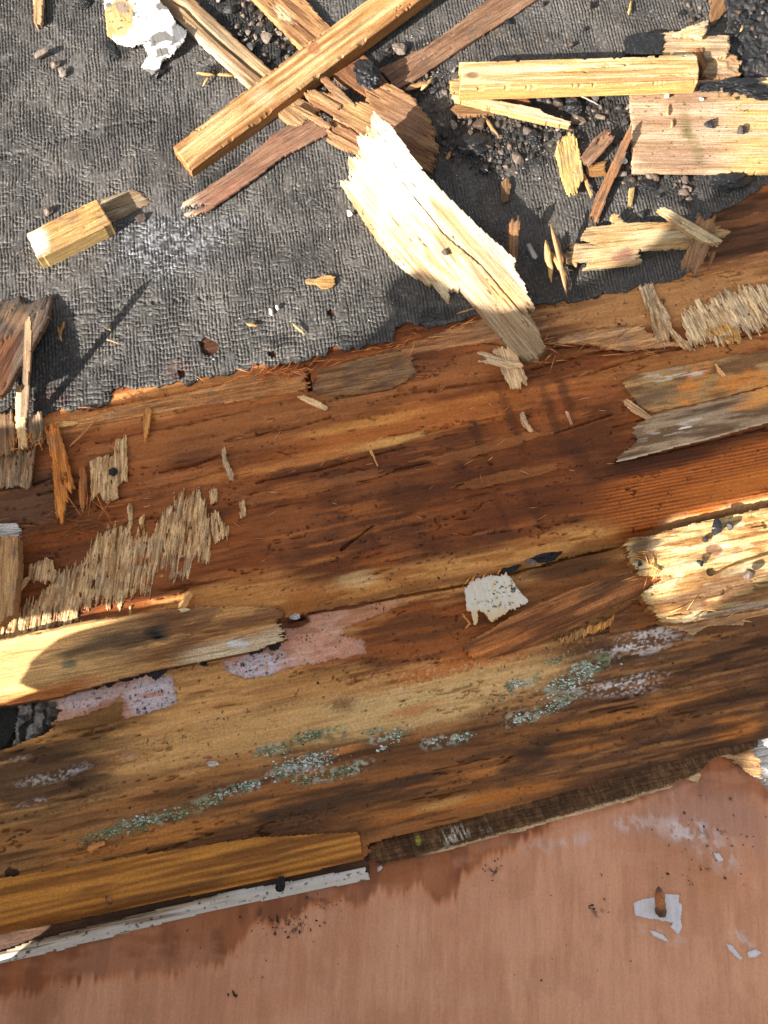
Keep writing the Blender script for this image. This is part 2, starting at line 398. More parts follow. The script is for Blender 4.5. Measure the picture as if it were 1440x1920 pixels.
# ------------------------------------------------------------------ grey roofing felt
felt_poly = [(-90, 790), (50, 775), (80, 777), (112, 770), (200, 757), (208, 742), (235, 728), (282, 727), (338, 712), (350, 722), (372, 706), (452, 694), (482, 682), (560, 683), (592, 664), (612, 668), (616, 648), (650, 656),
             (692, 646), (736, 640), (741, 612), (762, 603), (800, 612), (832, 612), (905, 583), (960, 574), (1062, 566), (1172, 546), (1288, 516), (1312, 470), (1335, 400), (1440, 345), (1560, 320), (1560, -60), (-90, -60)]
def felt_h(c):
    a = R(8); x = c.x * 1.0; y = c.y * 1.0
    p = x * math.cos(a) + y * math.sin(a); q = -x * math.sin(a) + y * math.cos(a)
    p = p + 0.0045 * (fbm(x / 0.06, y / 0.06, 2, 3) - .5) + 0.0022 * (fbm(x / 0.011, y / 0.017, 2, 9) - .5)
    q = q + 0.006 * (fbm(x / 0.04, y / 0.04, 2, 5) - .5) + 0.002 * (fbm(x / 0.01, y / 0.01, 2, 6) - .5)
    low = sm(330, 620, c.v + 0.12 * (500 - c.u)) * (1 - 0.35 * sm(650, 900, c.u))
    pitch = 0.0049; ip = np.floor(p / pitch); fp = p / pitch - ip
    dp = np.minimum(fp, 1 - fp)
    qp = 0.0078; hq = _T[(ip.astype(int) * 7) & 255, 3] * (1 - 0.6 * low)
    iq = np.floor(q / qp + hq); fq = q / qp + hq - iq; dq = np.minimum(fq, 1 - fq)
    st = .15 + .85 * sm(0.25, 0.6, vn(p / 0.009, q / 0.018, 21) * 0.75 + 0.25 * fbm(x / 0.07, y / 0.07, 2, 22))
    sq = sm(0.52, 0.80, vn(p / 0.012, q / 0.010, 23) + 0.24 * low - 0.04)
    cr = np.maximum(st * (1 - sm(0.04, 0.21, dp)), sq * (1 - sm(0.03, 0.17, dq)))
    plate = _T[(ip.astype(int) * 13) & 255, (iq.astype(int) * 29) & 255]
    h = -0.0024 * cr + 0.0008 * (plate - .5) + 0.0009 * (fp - .5) * (_T[(ip.astype(int) * 3) & 255, (iq.astype(int) * 5) & 255] - .4)
    for ln in ([(-40, 300), (60, 283), (140, 252), (210, 232), (290, 226)], [(60, 603), (150, 588), (280, 566), (430, 552)], [(610, 352), (700, 340), (760, 338)]):
        h = h - 0.0022 * (1 - sm(1, 6, pline(c, ln))) * sm(.35, .6, vn(p / 0.006, q / 0.006, 30))
    h = h + 0.0045 * (fbm(x / 0.20, y / 0.16, 3, 40) - .5) * sm(0, 50, 800 - c.v)
    h = h + 0.0035 * np.exp(-((c.u - 20) ** 2 / 900 + 0 * c.v)) * 0
    return h
def felt_c(c):
    x, y = c.x, c.y
    r = mix(L(112, 107, 102)[None], L(136, 129, 122)[None], sm(.4, .7, fbm(x / .05, y / .05, 4, 61)))
    r = mix(r, L(88, 84, 80), 0.6 * sm(.5, .72, fbm(x / .09, y / .07, 4, 65)))
    r = mix(r, L(128, 114, 98), 0.6 * sm(.52, .7, fbm(x / .03, y / .05, 4, 68)) * sm(620, 900, c.u))      # brownish dust to the right
    r = mix(r, L(178, 168, 155), 0.75 * sm(.70, .78, fbm(x / .0035, y / .0035, 2, 70)))                         # pale mineral specks
    r = mix(r, L(150, 144, 138), .35 * sm(.55, .7, fbm(x / .10, y / .06, 4, 73)))
    r = mix(r, L(66, 62, 60), .35 * sm(.56, .7, fbm(x / .035, y / .06, 4, 74)))
    wet = blob(c, 310, 455, 150, 75, -10, .8, .5, (.02, .02))
    r = mix(r, L(112, 112, 116), wet * .5); r = mix(r, L(215, 215, 222), wet * .7 * sm(.48, .62, fbm(x / .005, y / .004, 3, 78)))  # whitish glints painted into the felt colour as pale flecks
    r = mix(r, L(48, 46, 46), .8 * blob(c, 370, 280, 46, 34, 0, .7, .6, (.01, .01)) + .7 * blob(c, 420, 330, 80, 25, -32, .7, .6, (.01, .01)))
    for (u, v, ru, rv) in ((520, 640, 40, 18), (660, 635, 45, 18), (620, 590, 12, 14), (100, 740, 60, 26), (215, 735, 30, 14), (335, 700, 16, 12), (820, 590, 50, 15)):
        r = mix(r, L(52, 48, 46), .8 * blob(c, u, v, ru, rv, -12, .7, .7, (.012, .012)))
    r = mix(r, L(150, 108, 96), .45 * blob(c, 330, 690, 30, 18, 0, .6, .8, (.01, .01)) + .35 * blob(c, 100, 745, 30, 14, 0, .6, .9, (.01, .01)))
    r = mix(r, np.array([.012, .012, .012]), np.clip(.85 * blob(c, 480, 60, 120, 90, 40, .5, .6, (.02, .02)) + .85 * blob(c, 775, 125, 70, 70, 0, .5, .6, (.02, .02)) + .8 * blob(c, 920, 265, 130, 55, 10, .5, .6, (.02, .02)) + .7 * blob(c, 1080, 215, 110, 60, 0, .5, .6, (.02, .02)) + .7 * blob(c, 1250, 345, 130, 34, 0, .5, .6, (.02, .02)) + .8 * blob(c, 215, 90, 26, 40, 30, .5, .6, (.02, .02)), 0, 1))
    r = r * .64
    rough = 1.05 - 0.42 * wet - 0.2 * sm(.55, .7, fbm(x / .06, y / .06, 3, 77))
    return np.concatenate([r, rough[:, None]], 1)
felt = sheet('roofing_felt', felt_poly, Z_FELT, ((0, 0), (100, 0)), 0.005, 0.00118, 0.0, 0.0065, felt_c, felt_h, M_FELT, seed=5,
             holes=[[(372, 640), (384, 632), (400, 638), (412, 650), (404, 662), (390, 668), (378, 658)], [(332, 694), (346, 692), (348, 706), (336, 710)], [(205, 736), (214, 724), (232, 722), (226, 734), (212, 742)], [(612, 588), (620, 582), (628, 590), (622, 598)], [(500, 660), (512, 652), (520, 660), (510, 668)]])
tag(felt, 'grey crinkled roofing felt with a ragged torn lower edge', 'roofing felt')

# ------------------------------------------------------------------ rotten brown plywood deck under the felt
main_poly = [(-90, 640), (40, 620), (560, 560), (740, 540), (1000, 490), (1250, 450), (1300, 360), (1560, 290), (1560, 925), (1300, 985), (1180, 1012), (1060, 1040), (900, 1082), (720, 1115), (560, 1146), (520, 1155), (380, 1215), (-90, 1315)]
MC = [[(900, 640), (1000, 655), (1180, 640)], [(600, 700), (700, 672), (800, 640), (900, 618), (1010, 600)], [(740, 742), (860, 722), (950, 712)], [(480, 812), (560, 800), (620, 782)],
      [(180, 830), (330, 800), (470, 770)], [(740, 880), (830, 862), (900, 850)], [(1150, 868), (1220, 850), (1440, 800)], [(1150, 800), (1230, 780)], [(300, 885), (370, 870), (410, 855)],
      [(60, 905), (110, 890)], [(70, 925), (100, 918)], [(640, 1030), (700, 985)], [(1100, 700), (1230, 662), (1440, 620)], [(1000, 690), (1140, 655), (1260, 640)], [(170, 770), (250, 752), (420, 720)],
      [(480, 905), (600, 880), (760, 838)], [(1040, 812), (1150, 775)]]
def front(u):      # lower edge of the deck, as a photo row for each photo column
    return np.interp(u, [-90, 380, 520, 560, 720, 900, 1060, 1180, 1300, 1560], [1315, 1215, 1155, 1146, 1115, 1082, 1040, 1012, 985, 925])
def main_h(c):
    h = terr(c, .16, .03, .0016, 4) - .0032 + grain_relief(c, .0005, .1, .004) + 0.004 * (fbm(c.s / .3, c.t / .1, 2, 8) - .5)
    h = h + rand_cracks(c, .010, .20, .016, .006, 0, .52) + rand_cracks(c, .012, .10, .010, .004, 30, .58) + cracks(c, MC, 1.7, .008)
    # the top veneer is gone on the right: the beam shows a few millimetres lower
    edge = np.interp(c.u, [1100, 1150, 1220, 1440, 1560], [885, 868, 848, 793, 765])
    k = sm(0, 4, c.v - edge) * sm(1090, 1140, c.u + 18 * (vn(c.s / .02, c.t / .004, 3) - .5))
    h = h - .004 * k
    # the worn nosing along the front edge falls away
    fr = front(c.u) - c.v
    h = h - .022 * (1 - sm(-4, 34, fr)) ** 2 * sm(500, 560, c.u) - .0006 * sm(30, 60, fr) * 0
    # a ragged pocket by the felt edge, a saw kerf beside it
    h = h - .0035 * blob(c, 690, 715, 95, 30, -10, .35, .5)
    h = h - .020 * (1 - sm(3, 5, pline(c, [(574, 688), (582, 730)])))
    h = h - .004 * blob(c, 60, 940, 100, 60, -8, .5, .5)
    return h
def main_c(c):
    n1 = fbm(c.s / .16, c.t / .02, 4, 12); n2 = fbm(c.s / .06, c.t / .006, 4, 14)
    r = mix(S(100, 56, 27)[None], S(124, 70, 32)[None], sm(.35, .65, n1))
    r = mix(r, S(76, 44, 27), .5 * sm(.52, .7, n2)); r = mix(r, S(72, 42, 25), .3 * sm(.55, .68, fbm(c.s / .03, c.t / .003, 4, 19))); r = mix(r, S(74, 44, 28), .75 * sm(.48, .66, fbm(c.s / .11, c.t / .05, 5, 23))); r = mix(r, S(134, 82, 46), .6 * sm(.52, .68, fbm(c.s / .13, c.t / .045, 5, 27)))
    r = mix(r, S(150, 92, 48), .6 * sm(.58, .74, fbm(c.s / .10, c.t / .009, 4, 17)))
    # tan band under the felt at the left, weathered dark corner
    r = mix(r, S(172, 122, 76), .85 * blob(c, 250, 762, 260, 34, -13, .6, .6))
    r = mix(r, S(158, 108, 66), .6 * blob(c, 420, 715, 140, 26, -13, .6, .6))
    r = mix(r, S(132, 86, 50), .7 * blob(c, 500, 790, 330, 50, -13, .6, .5))
    r = mix(r, S(84, 62, 46), .9 * blob(c, 60, 930, 120, 66, -12, .5, .5))
    r = mix(r, S(92, 62, 38), .85 * blob(c, 680, 712, 110, 32, -12, .5, .6))
    r = mix(r, S(140, 90, 54), .6 * blob(c, 880, 690, 150, 40, -13, .6, .6))
    r = mix(r, S(152, 92, 46), .75 * blob(c, 790, 790, 260, 40, -13, .6, .5))
    r = mix(r, S(222, 172, 104), blob(c, 728, 829, 92, 9, -13, .6, .5))
    r = mix(r, S(198, 142, 78), .7 * blob(c, 700, 790, 170, 11, -13, .7, .7))
    r = mix(r, S(176, 118, 66), .6 * blob(c, 570, 860, 240, 12, -13, .7, .8) + .5 * blob(c, 610, 1050, 60, 5, -13, .7, .8))
    # tan upper right
    r = mix(r, S(156, 116, 76), .9 * blob(c, 1230, 560, 330, 58, -13, .5, .5))
    r = mix(r, mix(S(74, 50, 34)[None], S(52, 34, 24)[None], sm(.4, .6, n2)), .95 * blob(c, 1400, 425, 220, 72, -13, .5, .4))
    r = mix(r, S(150, 104, 60), .6 * blob(c, 1300, 665, 230, 26, -13, .6, .6))
    r = mix(r, S(72, 46, 30), .8 * blob(c, 1020, 640, 70, 22, -13, .6, .7) + .6 * blob(c, 930, 600, 80, 14, -13, .6, .7))
    # dark smudges across the grain
    for (u, v, ru, rv, a) in ((862, 870, 34, 16, 70), (900, 830, 60, 10, 68), (960, 790, 70, 12, 66), (1040, 790, 80, 14, 70), (1000, 950, 60, 12, 62), (1095, 870, 70, 20, 60), (940, 960, 50, 8, 66), (1060, 740, 50, 12, 70), (700, 1010, 26, 8, 60), (760, 965, 34, 6, -20), (310, 1010, 60, 20, -12), (860, 905, 90, 26, -14)):
        r = mix(r, S(58, 34, 22), .62 * blob(c, u, v, ru, rv, a, .8, .5, (.012, .012)))
    r = mix(r, S(82, 44, 24), .55 * blob(c, 980, 920, 260, 70, -13, .7, .4))
    # the orange beam on the right with strong grain
    edge = np.interp(c.u, [1100, 1150, 1220, 1440, 1560], [885, 868, 848, 793, 765]); fr = front(c.u) - c.v
    k = sm(0, 6, c.v - edge) * sm(1080, 1180, c.u)
    ring = .5 + .5 * np.sin(c.t / .00078 + 9 * fbm(c.s / .25, c.t / .03, 3, 33)); ring = ring * sm(.3, .6, fbm(c.s / .2, c.t / .02, 3, 35) + .15)
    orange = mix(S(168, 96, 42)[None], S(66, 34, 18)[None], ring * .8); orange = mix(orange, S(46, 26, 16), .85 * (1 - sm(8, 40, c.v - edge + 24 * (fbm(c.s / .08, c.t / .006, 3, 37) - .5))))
    orange = mix(orange, S(52, 28, 18), .8 * blob(c, 1240, 865, 170, 26, -14, .6, .4))
    orange = mix(orange, S(176, 106, 46), .6 * blob(c, 1390, 905, 150, 26, -14, .6, .4))
    r = mix(r, orange, k)
    r = mix(r, S(164, 138, 104), .9 * blob(c, 1400, 955, 210, 22, -13, .5, .5))
    # pale nosing
    r = mix(r, mix(S(190, 142, 84)[None], S(150, 100, 54)[None], sm(.4, .6, n2)), .85 * (1 - sm(30, 62, fr + 26 * (n1 - .5))) * (1 - sm(1120, 1200, c.u)) * sm(330, 480, c.u))
    r = mix(r, S(206, 176, 130), .8 * blob(c, 670, 1088, 60, 14, -12, .6, .6))
    r = mix(r, S(120, 92, 60), .7 * (1 - sm(0, 22, fr)) * sm(540, 620, c.u) * sm(.35, .6, n2))
    r = mix(r, S(176, 128, 74), .7 * blob(c, 420, 1120, 160, 34, -12, .6, .5))
    r = mix(r, S(62, 36, 21), .5 * sm(.52, .7, fbm(c.s / .16, c.t / .05, 4, 121)) * sm(520, 900, c.u) * (1 - sm(1120, 1250, c.u)))
    spk = sm(.80, .86, fbm(c.s / .006, c.t / .004, 2, 71)); r = mix(r, S(40, 26, 18), .7 * spk)
    
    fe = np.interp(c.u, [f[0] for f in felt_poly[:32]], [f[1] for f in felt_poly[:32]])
    r = mix(r, S(44, 28, 19), .9 * (1 - sm(-16, 3, c.v - fe + 14 * (n2 - .5))))      # shade painted into the wood under the felt, its holes and edge
    r = r * np.array([.91, .83, .73])
    rough = 1.0 - .25 * sm(.45, .65, fbm(c.s / .1, c.t / .03, 3, 90)) - .2 * k
    return np.concatenate([r, rough[:, None]], 1)
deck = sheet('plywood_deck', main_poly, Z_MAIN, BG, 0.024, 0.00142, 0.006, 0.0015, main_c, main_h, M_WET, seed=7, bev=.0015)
tag(deck, 'rotten reddish brown plywood deck board below the torn felt edge', 'plywood board')

# ------------------------------------------------------------------ lower board: mouldy, lichened, partly bare of its veneer
low_poly = [(-90, 1430), (0, 1408), (95, 1372), (110, 1330), (90, 1300), (-90, 1310), (-90, 1240), (380, 1140), (560, 1110), (900, 1040), (1180, 980), (1560, 890), (1560, 1355), (1440, 1384), (1310, 1414), (1180, 1454), (1000, 1504), (860, 1540), (690, 1582), (690, 1600), (680, 1612), (-90, 1772)]
patchA = [(420, 1240), (528, 1205), (530, 1165), (560, 1130), (660, 1112), (770, 1108), (762, 1128), (720, 1150), (660, 1172), (640, 1190), (680, 1200), (690, 1225), (640, 1235), (560, 1248), (500, 1268), (462, 1272), (418, 1256)]
patchB = [(90, 1362), (100, 1300), (230, 1272), (322, 1264), (328, 1290), (334, 1318), (290, 1334), (232, 1348), (229, 1300), (215, 1318), (180, 1334), (140, 1346), (110, 1352)]
def inpoly(c, poly, soft=0.004):
    px = np.array([p[0] for p in poly], float); py = np.array([p[1] for p in poly], float)
    return pip(px, py, c.u + 14 * (fbm(c.s / .012, c.t / .0022, 3, 41) - .5), c.v + 8 * (fbm(c.s / .006, c.t / .006, 3, 43) - .5)).astype(float)
LCH = [[(170, 1580), (230, 1550), (330, 1528), (420, 1490)], [(420, 1488), (480, 1470)], [(520, 1452), (620, 1415)], [(560, 1462), (640, 1448), (690, 1430)], [(800, 1395), (870, 1380)], [(950, 1352), (1000, 1340)], [(960, 1350), (1040, 1325), (1080, 1300)], [(1030, 1292), (1140, 1240)], [(960, 1285), (1000, 1272)], [(1080, 1250), (1135, 1235)], [(490, 1408), (540, 1398)], [(560, 1385), (640, 1372)], [(700, 1385), (760, 1368)]]
def low_h(c):
    h = grain_relief(c, .0006, .1, .005) + terr(c, .2, .03, .0007, 3) - .001 + 0.004 * (fbm(c.s / .3, c.t / .1, 2, 18) - .5)
    h = h + rand_cracks(c, .010, .2, .014, .005, 0, .55) + rand_cracks(c, .014, .06, .007, .002, 40, .6)
    pk = np.maximum(inpoly(c, patchA), inpoly(c, patchB)); h = h * (1 - pk) + pk * (-.0030 + .0004 * fbm(c.s / .004, c.t / .004, 2, 3))
    h = h + .0035 * (1 - sm(2, 7, np.abs(c.v - (1480 - .225 * c.u + 175 - 0 * c.u)) )) * 0
    # open seam in front of the deck
    gp = c.v - front(c.u) - 6 * (fbm(c.s / .05, c.t / .02, 2, 71) - .5); h = h - .022 * sm(-2, 2, gp) * (1 - sm(7, 12, gp)) * sm(525, 560, c.u) * (1 - sm(1120, 1180, c.u))
    h = h - .022 * (1 - sm(.75, 1.05, np.hypot((c.u - 545) / 34, (c.v - 1160) / 16) + .3 * (fbm(c.s / .01, c.t / .01, 3, 73) - .5)))
    # rounded lower edge
    e = np.interp(c.u, [-90, 680, 690, 860, 1000, 1180, 1310, 1440, 1560], [1772, 1612, 1596, 1540, 1504, 1454, 1414, 1384, 1355]) - c.v
    h = h - .010 * (1 - sm(-4, 22, e)) ** 2
    h = h - .0012 * (1 - sm(2, 6, pline(c, [(0, 1405), (110, 1382), (230, 1340)])))
    for ln in ([(280, 1490), (480, 1440), (700, 1385)], [(900, 1330), (1010, 1300), (1440, 1205)], [(0, 1560), (260, 1512), (700, 1410)]):
        h = h - .0016 * (1 - sm(1, 4, pline(c, ln) + 8 * (fbm(c.s / .03, c.t / .01, 2, 61) - .5)))
    return h
def low_c(c):
    n1 = fbm(c.s / .2, c.t / .025, 4, 112); n2 = fbm(c.s / .07, c.t / .006, 4, 114)
    dline = c.v + .222 * c.u                                           # constant along the boards
    r = mix(S(158, 112, 64)[None], S(186, 138, 84)[None], sm(.35, .65, n1))
    r = mix(r, S(120, 80, 44), .5 * sm(.52, .7, n2))
    # streaky lower half, darker to the right
    r = mix(r, mix(S(126, 80, 42)[None], S(88, 56, 32)[None], sm(.42, .62, n1)), sm(1480, 1580, dline + 60 * (n2 - .5)) * (.55 + .45 * sm(100, 500, c.u)))
    r = mix(r, mix(S(82, 54, 34)[None], S(128, 86, 50)[None], sm(.5, .68, n2)), .92 * sm(900, 1120, c.u + 200 * (n2 - .5)) * sm(1370, 1440, dline))
    r = mix(r, S(168, 108, 52), .75 * blob(c, 330, 1560, 330, 22, -12.5, .6, .5))
    r = mix(r, S(160, 100, 48), .7 * blob(c, 1040, 1405, 430, 20, -12.5, .6, .5))
    r = mix(r, S(156, 98, 46), .7 * blob(c, 1180, 1340, 260, 16, -12.5, .6, .5))
    r = mix(r, S(58, 42, 30), .9 * blob(c, 640, 1495, 260, 17, -12.5, .7, .6) + .5 * blob(c, 420, 1560, 200, 12, -12.5, .7, .6))
    r = mix(r, S(50, 36, 26), .85 * blob(c, 1000, 1420, 80, 34, -30, .7, .6, (.03, .006)) + .6 * blob(c, 1250, 1360, 200, 22, -12.5, .7, .6))
    r = mix(r, S(164, 98, 40), .8 * blob(c, 1380, 1370, 60, 26, -12, .7, .5) + .7 * blob(c, 900, 1500, 240, 12, -13, .7, .5))
    r = mix(r, S(150, 96, 48), .75 * blob(c, 760, 1515, 140, 22, -13, .6, .5))
    r = mix(r, S(200, 158, 96), .5 * blob(c, 840, 1505, 60, 8, -13, .7, .7))
    # pale scrubbed zone
    r = mix(r, S(222, 182, 122), .95 * blob(c, 770, 1320, 260, 46, -13, .6, .5))
    r = mix(r, S(206, 160, 102), .7 * blob(c, 420, 1380, 260, 60, -13, .7, .5))
    r = mix(r, S(190, 150, 98), .8 * blob(c, 980, 1262, 120, 24, -13, .6, .5))
    # rust brown rot
    r = mix(r, mix(S(122, 66, 30)[None], S(90, 50, 26)[None], sm(.4, .6, n2)), .95 * blob(c, 800, 1190, 230, 72, -13, .35, .45))
    r = mix(r, S(156, 86, 36), .7 * blob(c, 860, 1245, 150, 22, -13, .6, .6))
    r = mix(r, S(112, 66, 34), .9 * blob(c, 1090, 1085, 150, 46, -14, .5, .5))
    r = mix(r, S(70, 48, 30), .8 * blob(c, 1080, 1060, 110, 24, -13, .6, .6))
    r = mix(r, S(164, 100, 52), .7 * blob(c, 780, 1330, 60, 9, -13, .7, .6) + .7 * blob(c, 640, 1408, 40, 10, -13, .7, .6))
    r = mix(r, S(100, 68, 42), .7 * blob(c, 640, 1322, 34, 16, -13, .8, .6) + .5 * blob(c, 520, 1320, 80, 12, -13, .8, .6))
    # dark damp corner at the left and amber below it
    r = mix(r, S(72, 52, 36), .92 * blob(c, 70, 1455, 150, 62, -12, .5, .5))
    r = mix(r, S(96, 66, 36), .85 * blob(c, 180, 1350, 100, 36, -14, .5, .5))
    r = mix(r, S(104, 72, 44), .7 * blob(c, 110, 1545, 140, 14, -12, .6, .6))
    r = mix(r, S(172, 120, 40), .8 * blob(c, 30, 1680, 60, 14, -13, .6, .5))
    r = mix(r, S(120, 96, 58), .7 * blob(c, 120, 1640, 150, 18, -13, .6, .6))
    r = mix(r, S(44, 28, 18), .75 * sm(.47, .62, fbm(c.s / .12, c.t / .012, 5, 131)) * sm(940, 1150, c.u + 160 * (n2 - .5)) * sm(1400, 1450, dline))
    r = mix(r, S(52, 34, 22), .6 * sm(.52, .66, fbm(c.s / .10, c.t / .009, 5, 133)) * sm(1490, 1560, dline))
    r = mix(r, S(58, 40, 27), .7 * sm(.42, .6, fbm(c.s / .05, c.t / .012, 5, 135)) * (1 - sm(150, 330, c.u + 120 * (n2 - .5))) * sm(1380, 1420, dline) * (1 - sm(1520, 1560, dline)))
    # white efflorescence and bare pink ply
    w_ = sm(.46, .62, .6 * fbm(c.s / .0035, c.t / .0018, 3, 51) + .4 * fbm(c.s / .03, c.t / .006, 3, 52))
    for (u, v, ru, rv, k) in ((1210, 1205, 90, 26, .85), (1180, 1285, 80, 18, .9), (100, 1455, 70, 14, .7), (60, 1505, 40, 8, .5), (30, 1425, 40, 8, .5), (560, 1440, 60, 12, .8), (240, 1420, 30, 8, .3), (1090, 1295, 60, 16, .6)):
        r = mix(r, S(216, 210, 206), 1.1 * k * w_ * blob(c, u, v, ru, rv, -14, .8, .6))
    pk = np.maximum(inpoly(c, patchA), inpoly(c, patchB))
    pc = mix(S(176, 128, 106)[None], S(194, 150, 128)[None], sm(.4, .6, fbm(c.s / .03, c.t / .03, 3, 53)))
    wl = np.maximum(blob(c, 480, 1248, 74, 30, -12, .5, .4, (.02, .02)), np.maximum(blob(c, 285, 1305, 62, 44, 0, .4, .3, (.02, .02)), .8 * blob(c, 160, 1310, 80, 18, -14, .5, .5, (.02, .02))))
    pc = mix(pc, S(214, 200, 204), wl * sm(.12, .4, fbm(c.s / .004, c.t / .004, 2, 57)))
    pc = mix(pc, S(178, 112, 84), .8 * blob(c, 285, 1302, 34, 5, -8, .5, .4)); pc = mix(pc, S(60, 44, 40), wl * sm(.68, .74, fbm(c.s / .0035, c.t / .0035, 2, 58)))
    pc = mix(pc, S(138, 92, 62), .6 * sm(.5, .66, fbm(c.s / .03, c.t / .012, 4, 59)) * (1 - wl))
    r = mix(r, pc, pk * (1 - .55 * sm(600, 740, c.u + 90 * (fbm(c.s / .03, c.t / .006, 4, 60) - .5))))
    # green and grey lichen staining along the seams
    ld = np.full(len(c.u), 1e9)
    for ln in LCH: ld = np.minimum(ld, pline(c, ln))
    lm = (1 - sm(3, 18, ld)) * sm(.46, .54, fbm(c.s / .006, c.t / .004, 4, 81))
    r = mix(r, mix(S(150, 156, 140)[None], S(104, 112, 82)[None], sm(.4, .6, fbm(c.x / .02, c.y / .02, 2, 83))), .8 * lm)
    r = mix(r, S(52, 44, 36), .5 * (1 - sm(6, 22, ld)) * sm(.6, .72, fbm(c.s / .006, c.t / .004, 2, 85)))
    spk = sm(.80, .86, fbm(c.s / .005, c.t / .004, 2, 91)); r = mix(r, S(44, 32, 22), .75 * spk)
    spk = sm(.62, .78, fbm(c.s / .003, c.t / .003, 2, 95)); r = mix(r, S(224, 190, 140), .6 * spk * blob(c, 800, 1300, 380, 70, -13, .8, .4))
    rough = 1.05 - .3 * sm(.45, .65, fbm(c.s / .1, c.t / .03, 3, 190)) * sm(1500, 1600, dline)
    return np.concatenate([r, rough[:, None]], 1)
low = sheet('lower_board', low_poly, Z_LOW, BG, 0.014, 0.00142, 0.006, 0.001, low_c, low_h, M_WET, seed=9)
tag(low, 'mouldy tan and dark streaked board with lichen along its seams', 'board')

# ------------------------------------------------------------------ pink plywood panel at the bottom
pink_poly = [(-90, 1720), (690, 1560), (1000, 1470), (1310, 1390), (1346, 1408), (1400, 1446), (1440, 1478), (1500, 1540), (1560, 1600), (1560, 2000), (-90, 2000)]
PG = ((700, 1700), (690, 1900))
def pink_c(c):
    e = np.interp(c.u, [-90, 0, 690, 860, 1000, 1180, 1310, 1440, 1560], [1830, 1805, 1650, 1600, 1560, 1500, 1450, 1480, 1500])
    below = c.v - e
    r = mix(S(172, 121, 92)[None], S(182, 132, 102)[None], sm(.4, .6, fbm(c.x / .12, c.y / .12, 3, 201)))
    r = mix(r, S(158, 108, 78), .45 * sm(.5, .7, fbm(c.s / .09, c.t / .02, 4, 205)))
    # damp fringe that bled down from the boards
    vb = np.interp(c.u, [-90, 0, 110, 190, 300, 400, 431, 450, 469, 500, 574, 620, 675, 712, 757, 780, 800, 817, 855, 866, 900, 1000, 1100], [1920, 1880, 1848, 1834, 1830, 1812, 1796, 1770, 1740, 1738, 1710, 1691, 1697, 1669, 1676, 1657, 1675, 1687, 1685, 1642, 1620, 1566, 1500])
    dep = vb - e; jagd = 16 * (fbm(c.t / .02, c.s / .2, 3, 211) - .5) + 20 * (vn(c.t / .004, c.s / .2, 213) - .5) + 10 * (vn(c.t / .0022, c.s / .2, 214) - .5)
    wet = 1 - sm(-8, 7, below - dep - jagd)
    r = mix(r, mix(S(134, 80, 46)[None], S(112, 64, 37)[None], sm(.4, .6, fbm(c.s / .05, c.t / .02, 3, 215))), .95 * wet)
    r = mix(r, S(176, 112, 70), .4 * (1 - sm(3, 12, np.abs(below - dep - jagd))))
    r = mix(r, S(120, 72, 46), .5 * blob(c, 60, 1890, 90, 60, -50, .8, .4, (.03, .03)) + .35 * blob(c, 200, 1800, 200, 40, -14, .8, .4, (.03, .03)))
    r = mix(r, S(150, 98, 62), .55 * blob(c, 1290, 1620, 120, 50, 20, .8, .3, (.03, .03)))
    # upper right: grey bruise and whitish bloom
    r = mix(r, S(142, 104, 88), .8 * blob(c, 1320, 1530, 170, 90, 10, .8, .4, (.03, .03)))
    bl = sm(.45, .62, fbm(c.x / .008, c.y / .012, 4, 221))
    for (u, v, ru, rv, a, k) in ((1270, 1552, 70, 30, 15, .8), (1340, 1590, 70, 40, 40, .5), (1180, 1545, 50, 16, 10, .5), (1050, 1580, 90, 18, -8, .35), (1240, 1750, 60, 18, 20, .4), (1350, 1600, 26, 10, 30, .8), (1380, 1760, 46, 18, 35, .7)):
        r = mix(r, S(205, 190, 186), k * bl * blob(c, u, v, ru, rv, a, .8, .5, (.02, .02)))
    for (u, v, ru, rv, k) in ((545, 1738, 34, 20, .9), (610, 1700, 16, 6, .8), (490, 1715, 8, 18, .8), (925, 1630, 12, 14, .8), (1390, 1445, 40, 12, .6), (1330, 1560, 40, 14, .5), (1120, 1710, 18, 10, .7), (1325, 1625, 16, 8, .7)):
        r = mix(r, S(50, 34, 30), k * sm(.56, .64, fbm(c.x / .004, c.y / .004, 3, 231)) * blob(c, u, v, ru, rv, 0, .8, .4, (.01, .01)))
    r = mix(r, S(188, 140, 112), .25 * sm(.5, .7, fbm(c.x / .05, c.y / .02, 5, 245))); r = mix(r, S(150, 102, 74), .3 * sm(.54, .7, fbm(c.x / .03, c.y / .05, 5, 247)))
    rough = 1.0 - .3 * wet
    return np.concatenate([r, rough[:, None]], 1)
def pink_h(c):
    e = np.interp(c.u, [-90, 690, 1000, 1310, 1560], [1830, 1650, 1560, 1450, 1500])
    return .003 * (fbm(c.x / .15, c.y / .15, 3, 251) - .5) + .0002 * fbm(c.s / .05, c.t / .003, 2, 253) + .0022 * np.exp(-((c.v - e - 14) / 8) ** 2) * sm(680, 760, c.u) * sm(.2, .6, fbm(c.x / .05, c.y / .05, 2, 255))
pink = sheet('pink_plywood', pink_poly, Z_PINK, PG, 0.009, 0.0019, 0.002, 0.001, pink_c, pink_h, M_PINK, seed=11)
tag(pink, 'smooth pinkish plywood panel with damp stains along its upper edge', 'plywood panel')

# ================================================================== boards and battens that belong to the torn edge
H = ((0, 0), (100, -1))                          # a grain lying level in the picture
DARK = S(70, 50, 34)
